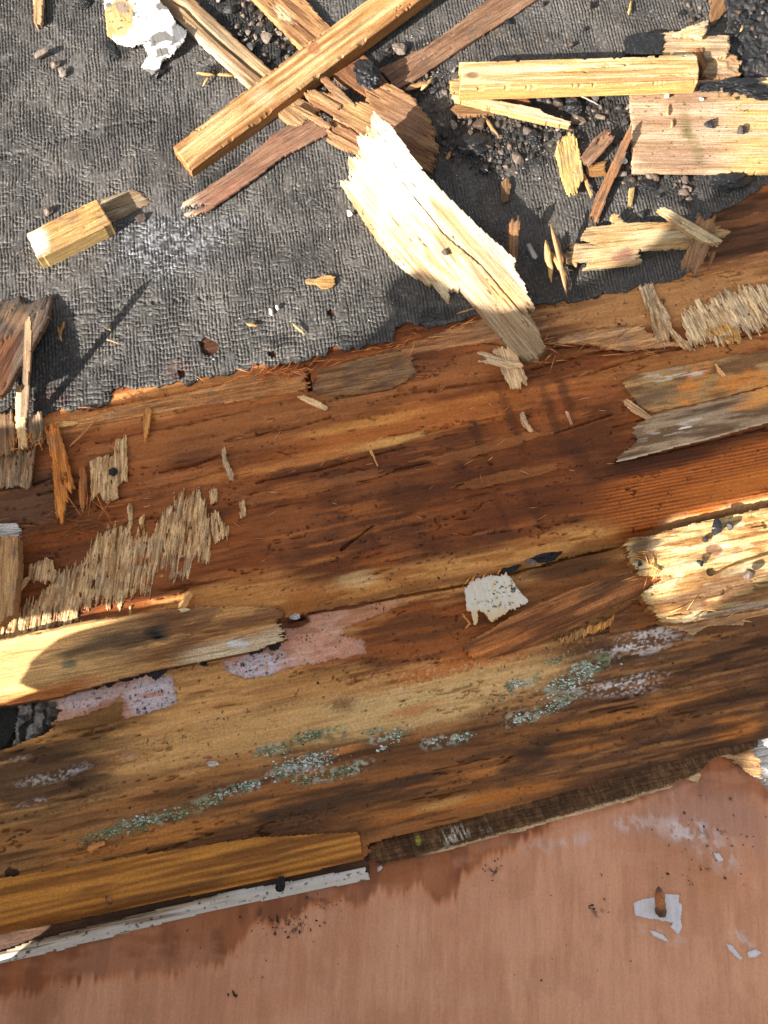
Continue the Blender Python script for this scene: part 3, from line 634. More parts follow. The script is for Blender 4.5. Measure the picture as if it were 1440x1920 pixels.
# --- broken timber lip in front of the deck, left
lip_poly = [(-90, 1222), (0, 1198), (140, 1170), (250, 1152), (335, 1140), (520, 1136), (526, 1198), (470, 1218), (400, 1232), (250, 1262), (110, 1302), (-90, 1335)]
def lip_h(c):
    e = np.interp(c.u, [-90, 110, 250, 400, 470, 526], [1335, 1302, 1262, 1232, 1218, 1198]) - c.v
    top_ = np.interp(c.u, [-90, 0, 140, 250, 335, 520], [1222, 1198, 1170, 1152, 1140, 1136])
    ridge = .006 * np.exp(-((c.v - top_ - 8) / 9) ** 2) * (1 - sm(330, 370, c.u))
    face = -.016 * (1 - sm(0, 36, e))
    return grain_relief(c, .0009, .08, .004) + ridge + face + rand_cracks(c, .014, .12, .01, .002, 0, .45) + terr(c, .1, .02, .0008, 3)
def lip_c(c):
    n1 = fbm(c.s / .1, c.t / .008, 4, 1); e = np.interp(c.u, [-90, 110, 250, 400, 470, 526], [1335, 1302, 1262, 1232, 1218, 1198]) - c.v
    r = mix(S(156, 112, 66)[None], S(106, 70, 42)[None], sm(.4, .6, n1)); r = mix(r, S(84, 60, 40), .6 * sm(.5, .62, fbm(c.s / .04, c.t / .01, 5, 3)))
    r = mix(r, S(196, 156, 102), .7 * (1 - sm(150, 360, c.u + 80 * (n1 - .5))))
    r = mix(r, S(66, 50, 36), .9 * blob(c, 215, 1205, 110, 24, -14, .6, .5) + .7 * blob(c, 300, 1188, 30, 18, 0, .7, .5))
    r = mix(r, S(70, 76, 60), .8 * blob(c, 130, 1245, 18, 12, 0, .7, .5))
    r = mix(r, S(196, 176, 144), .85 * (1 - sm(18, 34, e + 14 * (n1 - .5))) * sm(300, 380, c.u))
    r = mix(r, S(226, 224, 222), .9 * (1 - sm(.8, 1.1, np.hypot((c.u - 445) / 22, (c.v - 1206) / 7))))
    r = mix(r, S(140, 76, 34), .8 * (1 - sm(10, 26, e + 14 * (n1 - .5))) * (1 - sm(120, 220, c.u)))
    return r
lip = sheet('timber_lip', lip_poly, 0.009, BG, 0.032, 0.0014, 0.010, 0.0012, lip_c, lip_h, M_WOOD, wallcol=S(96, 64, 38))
tag(lip, 'broken tan timber lip with a square end, sunlit at its left', 'timber')

# --- proud batten along the lower board, bottom left, below it recess shade put in as a dark strip, then the white strip
bat_poly = [(-90, 1660), (0, 1648), (250, 1605), (480, 1570), (672, 1560), (682, 1612), (560, 1640), (300, 1692), (-90, 1772)]
def bat_c(c):
    ring = .5 + .5 * np.sin(c.t / .0013 + 9 * fbm(c.s / .25, c.t / .05, 2, 3)); n1 = fbm(c.s / .15, c.t / .01, 4, 5)
    r = mix(S(168, 112, 48)[None], S(104, 62, 26)[None], ring * .7 * sm(.35, .6, fbm(c.s / .2, c.t / .03, 2, 7) + .1))
    r = mix(r, S(92, 54, 26), .7 * sm(.5, .66, n1)); r = mix(r, S(188, 128, 52), .7 * blob(c, 420, 1590, 120, 12, -12, .7, .4))
    r = mix(r, S(70, 46, 28), .7 * blob(c, 300, 1680, 200, 12, -13, .7, .5))
    return np.concatenate([r, np.full((len(r), 1), .8)], 1)
def bat_h(c):
    e = np.interp(c.u, [-90, 300, 560, 682], [1772, 1692, 1640, 1612]) - c.v
    ring = np.sin(c.t / .0013 + 9 * fbm(c.s / .25, c.t / .05, 2, 3))
    return .0003 * ring + grain_relief(c, .0005, .1, .004) - .010 * (1 - sm(0, 26, e)) ** 2
lbat = sheet('grained_batten', bat_poly, Z_LOW + .007, BG, 0.018, 0.0013, 0.001, 0.0006, bat_c, bat_h, M_WET, wallcol=S(84, 50, 26))
tag(lbat, 'amber batten with bold dark grain lines ending square at the lower left', 'batten')
rec_poly = [(-90, 1765), (300, 1690), (682, 1606), (690, 1632), (560, 1660), (400, 1690), (250, 1720), (120, 1745), (-90, 1792)]
rec = sheet('recess_shade', [(-90, 1745), (300, 1670), (660, 1590), (686, 1590), (692, 1640), (560, 1668), (400, 1700), (250, 1732), (120, 1762), (-90, 1805)], Z_PINK + .006, BG, 0.008, 0.0016, 0.002, 0.0006,
            mottled(S(64, 44, 32), S(88, 60, 42), S(42, 30, 24), rough=.9), rel(.0006), M_WET)
tag(rec, 'dark strip coloured as recess shade between amber batten and white painted edge', 'recess shade')
wh_poly = [(-90, 1818), (0, 1786), (60, 1764), (150, 1742), (270, 1712), (360, 1690), (430, 1672), (560, 1650), (686, 1626), (692, 1650), (560, 1676), (400, 1708), (240, 1748), (120, 1780), (0, 1808), (-90, 1832)]
def wh_c(c):
    n1 = fbm(c.s / .05, c.t / .0025, 4, 5); e = np.interp(c.u, [-90, 0, 120, 240, 400, 560, 692], [1832, 1808, 1780, 1748, 1708, 1676, 1650]) - c.v
    r = mix(S(150, 132, 108)[None], S(98, 80, 62)[None], sm(.42, .6, n1))
    wv = np.maximum(1 - sm(9, 22, e + 26 * (n1 - .5)), sm(380, 460, c.u) * sm(.35, .5, n1 + .25))
    r = mix(r, S(244, 238, 228), .97 * wv)
    return mix(r, S(36, 28, 24), .9 * sm(.70, .76, fbm(c.s / .006, c.t / .003, 3, 9)))
wht = sheet('white_edge_strip', wh_poly, Z_PINK + .010, BG, 0.010, 0.0013, 0.004, 0.0008, wh_c,
            lambda c: grain_relief(c, .0011, .06, .003) - .006 * (1 - sm(0, 16, np.interp(c.u, [-90, 0, 120, 240, 400, 560, 692], [1832, 1808, 1780, 1748, 1708, 1676, 1650]) - c.v)), M_PAINT)
tag(wht, 'splintered wooden edge strip with flaking white paint above the pink panel', 'painted strip')
# --- dark furry strip, right
fur_poly = [(690, 1585), (860, 1528), (1000, 1488), (1180, 1436), (1320, 1398), (1420, 1376), (1420, 1400), (1390, 1412), (1340, 1418), (1318, 1440), (1310, 1466), (1290, 1462), (1275, 1458), (1262, 1476), (1180, 1500), (1080, 1528), (960, 1562), (820, 1600), (720, 1622), (690, 1612)]
def fur_c(c):
    n1 = fbm(c.s / .0025 + c.t * 90, c.t / .012, 4, 5); n2 = fbm(c.s / .03, c.t / .02, 3, 6)
    r = mix(S(66, 46, 30)[None], S(92, 66, 44)[None], sm(.35, .7, n1)); r = mix(r, S(50, 36, 26), .6 * sm(.5, .7, n2))
    r = mix(r, S(170, 160, 140), .75 * sm(.45, .6, n1) * (blob(c, 850, 1565, 34, 20, -14, .6, .4, (.01, .01)) + .5 * blob(c, 915, 1548, 16, 22, -14, .6, .4, (.01, .01))))
    r = mix(r, S(136, 136, 62), .7 * blob(c, 784, 1576, 6, 11, -10, .6, .4, (.01, .01)))
    e = np.interp(c.u, [690, 720, 820, 960, 1080, 1180, 1262, 1320], [1612, 1622, 1600, 1562, 1528, 1500, 1476, 1450]) - c.v
    return mix(r, S(196, 166, 128), .8 * (1 - sm(3, 8, e + 8 * (n1 - .5))) * sm(770, 830, c.u))
fur = sheet('fibrous_strip', fur_poly, Z_PINK + .007, BG, 0.009, 0.0013, 0.002, 0.0022, fur_c, lambda c: .0012 * fbm(c.s / .003, c.t / .02, 3, 3) + .002 * c.ft, M_FIBRE)
tag(fur, 'dark brown fuzzy veneer strip with pale frayed edge above pink panel', 'veneer strip')

# ------------------------------------------------------------------ veneer left on the deck and board: parts of them
PALE = (S(176, 144, 104), S(142, 108, 72), S(196, 164, 122))
def fibre_h(c):
    a = vn(c.t / .0022, c.s / .05, c.seed + 1); b = fbm(c.t / .0011, c.s / .02, 2, c.seed + 2)
    return .0016 * (a - .5) + .0009 * (b - .5) + .003 * sm(.58, .8, fbm(c.s / .02, c.t / .012, 3, c.seed + 6)) - .0016 * sm(.72, .8, vn(c.t / .0016, c.s / .03, c.seed + 4))
def fibre_cut(dens=.8, sc=.0016, ln=.022):
    def f(u, v, s, t):
        return (vn(t / sc, s / ln, 91) > dens + .12 * fbm(s / .05, t / .02, 2, 92)) | (fbm(t / .003, s / .012, 3, 95) > dens - .06)
    return f
def veneer(poly, grain, parent, z, colr=None, jag=.012, res=.00095, thick=.0022, cutd=.83, label=None, side=.0012, hg=None, mat=None, name='veneer'):
    base_c = colr or mottled(*PALE, amp=.7, ls=.03, lt=.004)
    def vc(c):
        r = base_c(c)[:, :3]; return mix(r, S(112, 74, 44), .55 * sm(.5, .64, fbm(c.s / .012, c.t / .003, 4, c.seed + 8)))
    o = sheet(name, poly, z - .0002, grain, thick, res, jag, side, vc, hg or fibre_h, mat or M_FIBRE, parent, cut=fibre_cut(cutd) if cutd else None, jscale=.0010, bev=.0003)
    if label: o['label'] = label
    return o
def px7(pts): return [(x / 3.0, 860 + y / 3.0) for x, y in pts]
def px6(pts): return [(960 + x / 3.0, 380 + y / 3.0) for x, y in pts]
VG = ((50, 1240), (92, 1000))
veneer(px7([(-40, 1160), (0, 960), (90, 850), (220, 790), (290, 690), (300, 650), (430, 610), (500, 500), (560, 430), (640, 385), (690, 420), (770, 430), (800, 400), (860, 400), (910, 310), (990, 270), (975, 190), (1060, 190), (1120, 180), (1180, 340),
            (1190, 570), (1080, 580), (1060, 680), (950, 680), (960, 620), (860, 650), (850, 740), (760, 760), (690, 780), (680, 830), (590, 820), (510, 800), (450, 800), (440, 850), (400, 930), (290, 950), (230, 1000), (190, 1090), (140, 1120), (40, 1130)]),
       VG, deck, Z_MAIN + .003, jag=.016, label='large torn patch of pale fibrous veneer')
veneer(px7([(160, 600), (280, 570), (320, 640), (300, 690), (200, 690), (160, 660)]), VG, deck, Z_MAIN + .009, jag=.006, hg=lambda c: fibre_h(c) + .006 * np.sin(c.ft * 3.1))
veneer(px7([(1185, 300), (1230, 300), (1250, 370), (1290, 390), (1280, 450), (1210, 470), (1190, 420)]), ((400, 1010), (395, 960)), deck, Z_MAIN + .004, jag=.006)
veneer(px7([(300, 1080), (330, 960), (470, 890), (460, 1000), (400, 1060)]), VG, deck, Z_MAIN + .003, jag=.016)
veneer(px7([(1175, 190), (1200, 165), (1225, 180), (1220, 240), (1180, 262)]), VG, deck, Z_MAIN + .003, jag=.004)
veneer(px7([(1345, 240), (1375, 232), (1385, 320), (1355, 330)]), VG, deck, Z_MAIN + .003, jag=.004)
veneer(px7([(715, 270), (745, 262), (750, 350), (720, 440), (705, 440), (725, 350)]), ((238, 1000), (246, 950)), deck, Z_MAIN + .003, jag=.004)
for q in ([(570, 920), (605, 895), (600, 960), (565, 975)], [(635, 880), (650, 870), (655, 930), (635, 940)], [(725, 830), (740, 825), (742, 900), (722, 940)], [(1090, 830), (1120, 825), (1120, 880), (1085, 905)], [(785, 330), (812, 320), (808, 400), (790, 400)]):
    veneer(px7(q), VG, deck, Z_MAIN + .003, mottled(S(204, 166, 112), S(160, 116, 70)), .006)
veneer([(168, 862), (213, 853), (217, 822), (237, 818), (239, 900), (220, 907), (221, 932), (194, 942), (188, 925), (172, 937)], ((200, 930), (205, 830)), deck, Z_MAIN + .005, jag=.005, label='grey veneer flake with a dark hole', side=.0008)
veneer([(-90, 852), (67, 843), (62, 880), (57, 917), (30, 912), (-90, 925)], ((30, 920), (36, 850)), deck, Z_MAIN + .007, mottled(S(122, 100, 78), S(84, 66, 50), S(150, 126, 98), amp=.7), .004, side=.001)
# right: pale fibrous patch, torn strip, lifted tongue
RG = ((1300, 560), (1345, 640))
veneer([(1280, 607), (1297, 567), (1327, 570), (1363, 550), (1393, 540), (1490, 540), (1490, 595), (1440, 612), (1403, 630), (1390, 613), (1357, 643), (1327, 633), (1293, 647)], RG, deck, Z_MAIN + .004,
       mottled(S(196, 168, 130), S(160, 128, 90), S(216, 190, 150), amp=.7, ls=.03, lt=.004), .014, label='pale fibrous veneer fringe')
veneer([(1197, 537), (1223, 530), (1240, 567), (1255, 590), (1256, 637), (1246, 648), (1233, 647), (1217, 587)], ((1212, 540), (1246, 645)), deck, Z_MAIN + .006, mottled(S(184, 158, 122), S(140, 108, 74), amp=.7), .006, cutd=.88)
veneer([(1240, 572), (1254, 590), (1262, 618), (1303, 655), (1285, 658), (1258, 628)], ((1245, 580), (1295, 655)), deck, Z_MAIN + .006, mottled(S(190, 160, 120), S(140, 108, 74), amp=.7), .006, cutd=None)
veneer([(1325, 625), (1360, 606), (1388, 618), (1390, 640), (1350, 642)], RG, deck, Z_MAIN + .006, mottled(S(190, 146, 88), S(160, 112, 62)), .006)
sheet('veneer', [(1027, 645), (1057, 630), (1110, 620), (1160, 613), (1200, 610), (1227, 627), (1277, 647), (1173, 657), (1140, 652), (1103, 643)], Z_MAIN + .006, BG, .003, .0013, .008, .001,
      mottled(S(160, 120, 80), S(132, 92, 56), amp=.7), rel(.0005, warp=.002), M_WOOD, deck, bottom=True)['label'] = 'lifted tan veneer tongue'
# right: stained yellowish and grey veneer layers over the orange beam
def ylw(c):
    n1 = fbm(c.s / .02, c.t / .003, 4, 5); r = mix(S(140, 108, 68)[None], S(100, 70, 42)[None], sm(.42, .6, fbm(c.s / .06, c.t / .01, 4, 15))); r = mix(r, S(90, 60, 36), .6 * sm(.5, .65, n1))
    r = mix(r, S(180, 110, 46), .7 * sm(.35, .6, n1 + .1) * blob(c, 1300, 720, 60, 22, -60, .6, .6, (.01, .01)) + .7 * sm(.3, .6, n1 + .1) * blob(c, 1400, 715, 80, 20, -12, .6, .6, (.02, .01)))
    r = mix(r, S(206, 196, 180), .7 * sm(.5, .62, n1) * blob(c, 1265, 702, 70, 12, -5, .7, .6, (.02, .004)))  # white glare painted into the veneer colour as pale streaks
    r = mix(r, S(92, 74, 54), .7 * blob(c, 1230, 740, 60, 22, -10, .7, .5)); r = mix(r, S(150, 120, 60), .6 * blob(c, 1340, 665, 120, 10, -12, .7, .5))
    return np.concatenate([r, np.full((len(r), 1), .75)], 1)
sheet('veneer', [(1168, 716), (1185, 703), (1230, 694), (1300, 682), (1440, 655), (1560, 630), (1560, 692), (1440, 722), (1340, 748), (1225, 772), (1200, 762), (1185, 745)], Z_MAIN + .0035, BG, .003, .0013, .004, .0012, ylw, rel(.0006, warp=.001), M_WET, deck)['label'] = 'orange and olive stained veneer layer'
def gry(c):
    n1 = fbm(c.s / .02, c.t / .0025, 4, 5); r = mix(S(134, 112, 88)[None], S(92, 70, 50)[None], sm(.42, .6, fbm(c.s / .06, c.t / .008, 4, 15))); r = mix(r, S(80, 60, 44), .6 * sm(.5, .65, n1))
    r = mix(r, S(196, 188, 176), .6 * sm(.5, .62, n1) * (blob(c, 1300, 790, 90, 12, -14, .8, .6) + blob(c, 1260, 812, 60, 8, -14, .8, .6)))
    r = mix(r, S(206, 140, 72), .85 * blob(c, 1430, 740, 70, 22, -14, .6, .6)); r = mix(r, S(60, 44, 34), .7 * blob(c, 1330, 765, 80, 8, -14, .7, .6))
    e = np.interp(c.u, [1150, 1180, 1300, 1440, 1560], [868, 862, 832, 795, 765]) - c.v
    return mix(r, S(206, 190, 164), .8 * (1 - sm(2, 6, e)))
sheet('veneer', [(1150, 866), (1195, 828), (1190, 800), (1222, 778), (1340, 750), (1440, 724), (1560, 694), (1560, 762), (1440, 792), (1300, 830), (1180, 860)], Z_MAIN + .0025, BG, .003, .0013, .006, .0008, gry, rel(.0007, warp=.0008), M_WET, deck)['label'] = 'grey weathered veneer layer with a pale torn edge'
# reddish strip of deck beside the saw kerf
sheet('veneer', [(120, 790), (200, 772), (290, 750), (420, 722), (470, 706), (560, 690), (572, 694), (576, 728), (480, 748), (380, 760), (250, 782), (150, 800)], Z_MAIN + .003, BG, .003, .0014, .012, .0015,
      mottled(S(146, 98, 56), S(112, 68, 38), S(176, 128, 80), amp=.7, ls=.08, lt=.006), rel(.0008, crack=.002), M_WOOD, deck)
sheet('veneer', [(590, 696), (660, 676), (740, 655), (770, 672), (782, 700), (740, 726), (690, 738), (600, 742), (586, 730)], Z_MAIN + .0025, BG, .003, .0014, .010, .0015,
      mottled(S(98, 68, 42), S(76, 50, 30), S(126, 92, 58), amp=.7, ls=.06, lt=.006), rel(.0009, crack=.002), M_WOOD, deck)
sheet('veneer', [(742, 652), (830, 622), (905, 596), (1000, 586), (1040, 600), (1010, 624), (930, 640), (860, 650), (760, 668)], Z_MAIN + .003, BG, .003, .0014, .012, .0015,
      mottled(S(130, 88, 54), S(100, 62, 36), S(150, 108, 70), amp=.7, ls=.08, lt=.006), rel(.0008, crack=.002), M_WOOD, deck)

for q in ([(480, 782), (560, 768), (680, 740), (760, 728), (740, 744), (640, 764), (540, 786)], [(150, 842), (260, 815), (380, 792), (400, 800), (300, 826), (180, 852)], [(760, 866), (880, 838), (1000, 806), (1030, 812), (940, 842), (820, 872)], [(420, 940), (560, 905), (700, 880), (720, 890), (600, 922), (460, 952)],
          [(250, 905), (330, 884), (420, 872), (430, 880), (340, 902), (270, 918)], [(860, 905), (960, 880), (1040, 868), (1050, 880), (960, 902), (880, 918)], [(1300, 500), (1400, 478), (1500, 455), (1500, 475), (1380, 505), (1310, 520)], [(1330, 420), (1420, 396), (1500, 380), (1500, 396), (1400, 425), (1340, 436)]):
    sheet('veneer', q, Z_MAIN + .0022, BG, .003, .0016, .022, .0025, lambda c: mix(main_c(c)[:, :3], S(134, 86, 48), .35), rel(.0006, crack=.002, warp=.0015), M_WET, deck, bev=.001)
# --- lower board: delaminated strip, fringe, block
sheet('veneer', [(862, 1212), (930, 1172), (993, 1138), (1060, 1112), (1118, 1093), (1180, 1078), (1222, 1072), (1243, 1085), (1225, 1106), (1198, 1118), (1142, 1142), (1090, 1170), (1037, 1196), (960, 1222), (890, 1240)], Z_LOW + .014, ((880, 1225), (1220, 1085)), .0035, .0013, .010, .001,
      lambda c: np.concatenate([mix(mix(mix(S(138, 88, 50)[None], S(96, 58, 32)[None], sm(.4, .62, fbm(c.s / .06, c.t / .008, 4, 5))), S(66, 46, 32), .7 * blob(c, 1130, 1105, 60, 16, -20, .7, .6)), S(172, 104, 52), .7 * blob(c, 920, 1215, 90, 20, -22, .7, .5)), np.ones((len(c.s), 1))], 1),
      rel(.0009, crack=.002, warp=.004), M_WOOD, low, bottom=True, tilt=((862, 1212, Z_LOW + .006), (1222, 1078, Z_LOW + .030), (1198, 1118, Z_LOW + .022)))['label'] = 'curling brown strip split from the board'
veneer([(1040, 1202), (1070, 1186), (1150, 1158), (1158, 1170), (1110, 1186), (1070, 1200)], ((1100, 1160), (1095, 1200)), low, Z_LOW + .006, mottled(S(196, 140, 74), S(150, 98, 48)), .006)
sheet('veneer', [(1140, 1160), (1190, 1130), (1225, 1140), (1240, 1168), (1180, 1182), (1145, 1186)], Z_LOW + .006, ((1140, 1170), (1240, 1150)), .006, .0014, .002, .0006, mottled(S(120, 72, 36), S(84, 50, 28)), rel(.0004), M_WET, low)

# --- sunlit broken plywood chunk, right
def chk_c(c):
    n1 = fbm(c.s / .05, c.t / .006, 4, 5); n2 = fbm(c.s / .03, c.t / .01, 4, 6)
    r = mix(L(252, 208, 130)[None], L(210, 146, 70)[None], sm(.48, .64, n1)); r = mix(r, L(150, 94, 44), .55 * sm(.58, .68, fbm(c.s / .03, c.t / .004, 4, 8))); r = mix(r, L(255, 236, 180), .8 * sm(.55, .68, n2))
    r = mix(r, L(150, 100, 60), .9 * blob(c, 1350, 1105, 120, 34, -16, .5, .6) * sm(.3, .5, n2 + .1)); r = mix(r, L(150, 92, 66), .85 * (1 - sm(.8, 1.1, np.hypot((c.u - 1340) / 18, (c.v - 1030) / 10))))
    r = mix(r, L(120, 82, 60), .8 * blob(c, 1210, 1030, 30, 26, 0, .5, .6))
    r = mix(r, L(226, 196, 170), .8 * blob(c, 1370, 1150, 110, 14, -12, .5, .5))
    return r
def chk_h(c):
    h = grain_relief(c, .0008, .08, .003) + terr(c, .12, .015, .0008, 4) + rand_cracks(c, .012, .14, .012, .003, 0, .5)
    return h - .008 * (1 - sm(5, 9, pline(c, [(1335, 1070), (1370, 1052), (1440, 1030), (1500, 1015)])))
chk = sheet('plywood_chunk', [(1172, 1010), (1206, 1009), (1263, 993), (1323, 977), (1445, 950), (1560, 925), (1560, 1110), (1445, 1134), (1384, 1146), (1303, 1164), (1263, 1170), (1239, 1166), (1219, 1138), (1198, 1118), (1243, 1085), (1203, 1077), (1186, 1057), (1176, 1050)], .010, BG, .016, .0012, .007, .0015,
            chk_c, chk_h, M_WOOD, bottom=True, wallcol=S(130, 84, 46), tilt=((1200, 1010, .012), (1440, 955, .006), (1260, 1165, .004)))
tag(chk, 'split golden plywood chunk in a patch of sun at the right edge', 'plywood chunk')
sheet('veneer', [(1240, 1172), (1300, 1166), (1384, 1148), (1460, 1128), (1560, 1105), (1560, 1125), (1400, 1160), (1390, 1172), (1330, 1172), (1300, 1190), (1275, 1180)], Z_LOW + .005, BG, .004, .0013, .006, .001, mottled(S(176, 138, 98), S(140, 98, 62)), rel(.0006), M_WOOD, low)

# ================================================================== big loose pieces on the felt
def wood(name, poly, grain, z, label, cat, tones, thick=.006, jag=.006, parent=None, res=.0013, side=.0008, hg=None, tilt=None, mat=None, wall=None, group=None, cut=None, bev=.0006, amp=.6, lt=.006, ls=.05, jscale=.0014, holes=()):
    c = tones if callable(tones) else mottled(*tones, amp=amp, ls=ls, lt=lt)
    o = sheet(name, poly, z, grain, thick, res, jag, side, c, hg or rel(.0005, crack=.0012), mat or M_WOOD, parent, True, holes, bev, tilt, jscale, wall, cut=cut)
    if parent is None: tag(o, label, cat, group)
    elif label: o['label'] = label
    return o
GOLD = (L(226, 172, 92), L(196, 134, 60), L(244, 204, 132))
# long golden batten across the top
def gold_c(c):
    ring = .5 + .5 * np.sin(c.t / .0017 + 7 * fbm(c.s / .3, c.t / .06, 2, 3)); n1 = fbm(c.s / .08, c.t / .008, 4, 5)
    r = mix(L(214, 154, 78)[None], L(236, 194, 126)[None], sm(.4, .65, n1)); r = mix(r, L(146, 88, 40), .75 * ring * sm(.4, .6, fbm(c.s / .2, c.t / .03, 2, 8) + .08))
    r = mix(r, L(236, 196, 128), .7 * blob(c, 395, 235, 90, 22, -36, .6, .4)); r = mix(r, L(168, 104, 62), .85 * (1 - sm(.7, 1.1, np.hypot((c.u - 588) / 14, (c.v - 85) / 12))))
    r = mix(r, L(236, 190, 140), .7 * blob(c, 490, 170, 30, 24, 0, .6, .5, (.02, .02)))
    d = (c.u - 352) * 301 / 530 + (c.v - 301) * 436 / 530               # how far below the lower edge
    return mix(r, L(150, 92, 40), .6 * sm(-16, -4, d))
gold = wood('timber_batten', [(319, 259), (352, 301), (788, 0), (870, -57), (771, -57), (689, 0), (502, 126)], ((352, 301), (788, 0)), .045, 'long golden batten lying diagonally across the other sticks', 'batten', gold_c, .022, .0, side=.0,
            tilt=((335, 280, .024), (740, 0, .046), (500, 126, .036)), bev=.0015, hg=lambda c: grain_relief(c, .0006, .1, .004) + rand_cracks(c, .012, .12, .010, .003, 0, .45) - .005 * sm(.60, .72, fbm(c.s / .010, c.t / .02, 3, c.seed + 44)) * (1 - sm(0, .10, np.minimum(c.ft, 1 - c.ft))), wall=L(190, 128, 58))
wood('wood_splinter', [(424, 258), (470, 228), (478, 234), (432, 266)], ((424, 262), (475, 230)), .010, 'short amber splinter under the long golden batten', 'splinter', (L(214, 148, 60), L(180, 112, 42)), .004, .003)
# split grey-tan stick, upper left, under the batten
def spl_c(c):
    n1 = fbm(c.s / .08, c.t / .006, 4, 5); r = mix(L(214, 178, 128)[None], L(168, 128, 84)[None], sm(.42, .62, n1))
    r = mix(r, L(136, 116, 92), .7 * blob(c, 410, 65, 90, 14, 42, .6, .5)); r = mix(r, L(236, 210, 176), .8 * blob(c, 400, 95, 90, 8, 42, .6, .5)); return mix(r, L(196, 146, 90), .6 * sm(470, 520, c.u))
wood('wood_strip', [(262, -35), (293, 0), (456, 152), (545, 233), (560, 236), (600, 205), (568, 187), (502, 126), (400, 32), (366, 0), (326, -35)], ((300, 0), (470, 150)), .016, 'long split tan stick running under the golden batten from top left', 'wood strip', spl_c, .010, .004,
     hg=lambda c: grain_relief(c, .0008, .08, .004) - .005 * (1 - sm(2, 5, pline(c, [(300, -10), (345, 12), (372, 40), (420, 84), (500, 150)]))), side=.001)
def shb_c(c):
    n1 = fbm(c.s / .05, c.t / .007, 4, 5); r = mix(L(206, 150, 88)[None], L(158, 106, 62)[None], sm(.42, .62, n1)); r = mix(r, L(250, 224, 170), .8 * blob(c, 535, 30, 26, 12, 40, .5, .6, (.01, .01)))
    return mix(r, L(146, 90, 60), .7 * sm(590, 640, c.u))
wood('wood_strip', [(440, -40), (478, 0), (570, 95), (640, 150), (690, 178), (730, 150), (690, 105), (610, 40), (575, 0), (540, -40)], ((500, 0), (660, 130)), .018, 'broad brown plank end crossing beneath the golden batten', 'wood strip', shb_c, .012, .004, tilt=((500, 0, .020), (680, 150, .014), (570, 95, .018)))
REDB = (L(166, 118, 88), L(138, 92, 66), L(188, 142, 108))
wood('wood_strip', [(345, 379), (362, 368), (448, 311), (512, 249), (572, 218), (611, 233), (640, 240), (611, 251), (537, 288), (471, 338), (393, 393), (349, 408)], ((350, 395), (600, 240)), .014, 'thin reddish brown strip with a forked pale tip on the felt', 'wood strip',
     lambda c: mix(mix(mottled(*REDB)(c)[:, :3], L(226, 200, 168), .9 * (1 - sm(352, 376, c.u + 30 * (vn(c.t / .002, c.s / .02, 4) - .5)))), L(176, 110, 84), .5 * blob(c, 420, 365, 70, 18, -35, .7, .4)), .004, .014, hg=rel(.0004), holes=[[(338, 388), (372, 384), (395, 382), (370, 392), (340, 397)]])
wood('wood_strip', [(712, 128), (740, 168), (775, 152), (860, 93), (960, 30), (1000, 3), (1050, -35), (960, -35), (911, 0), (860, 43), (800, 86)], ((740, 145), (950, 10)), .012, 'flat reddish brown strip leading to the top edge right of the batten', 'wood strip', (L(156, 112, 80), L(128, 88, 62), L(178, 134, 98)), .005, .004)
# broken tan veneer plank in the middle
def brk_c(c):
    n1 = fbm(c.s / .04, c.t / .005, 4, 5); r = mix(L(190, 140, 88)[None], L(152, 102, 60)[None], sm(.42, .62, n1)); r = mix(r, L(208, 164, 96), .7 * blob(c, 670, 200, 40, 30, 60, .6, .4, (.02, .02)))
    r = mix(r, L(160, 116, 84), .7 * blob(c, 760, 225, 60, 50, 30, .6, .4, (.03, .02))); return mix(r, L(132, 84, 50), .6 * blob(c, 770, 275, 50, 14, 25, .6, .5))
wood('broken_plank', [(572, 172), (600, 168), (622, 172), (650, 188), (692, 192), (689, 152), (720, 157), (747, 167), (782, 190), (790, 206), (813, 229), (819, 272), (810, 317), (767, 297), (704, 253), (690, 262), (673, 280), (640, 268), (611, 253), (622, 226), (618, 206), (590, 190)], ((600, 180), (800, 285)), .026,
     'broken tan veneer plank with a splintered end between the black tar lump and bright plank', 'broken plank', brk_c, .006, .010, tilt=((590, 180, .022), (690, 155, .028), (810, 300, .020)), hg=rel(.0006, crack=.003, warp=.002))
for q in ([(599, 146), (612, 142), (650, 178), (664, 196), (640, 190), (620, 170)], [(545, 199), (556, 196), (616, 228), (624, 240), (600, 234)], [(574, 170), (590, 166), (640, 196), (632, 206)]):
    wood('wood_splinter', q, (q[0], q[3]), .026, 'narrow tan splinter at the broken plank\'s frayed left end', 'splinter', (L(196, 146, 94), L(160, 108, 62)), .003, .004, group='splinters at the broken plank')
# bright weathered plank
def brt_c(c):
    n1 = fbm(c.s / .07, c.t / .006, 4, 5); r = mix(L(232, 206, 160)[None], L(196, 154, 100)[None], sm(.42, .62, n1)); r = mix(r, L(255, 246, 226), .75 * blob(c, 735, 350, 90, 60, 50, .6, .4, (.03, .01)))
    r = mix(r, L(255, 216, 120), .8 * blob(c, 695, 370, 18, 30, 0, .6, .5, (.02, .02)) + .6 * blob(c, 745, 425, 40, 26, 45, .6, .5, (.02, .02)))
    r = mix(r, L(222, 170, 140), .7 * blob(c, 775, 452, 20, 34, -40, .6, .5, (.02, .02))); r = mix(r, L(186, 150, 106), .8 * sm(820, 930, c.u + 40 * (n1 - .5))); r = mix(r, L(216, 160, 84), .7 * blob(c, 945, 550, 36, 18, 45, .6, .5))
    d = (c.u - 715) * .72 - (c.v - 252) * .69
    return mix(r, L(196, 184, 170), .8 * sm(-22, -10, d + 6 * (n1 - .5)) * sm(700, 760, c.u))
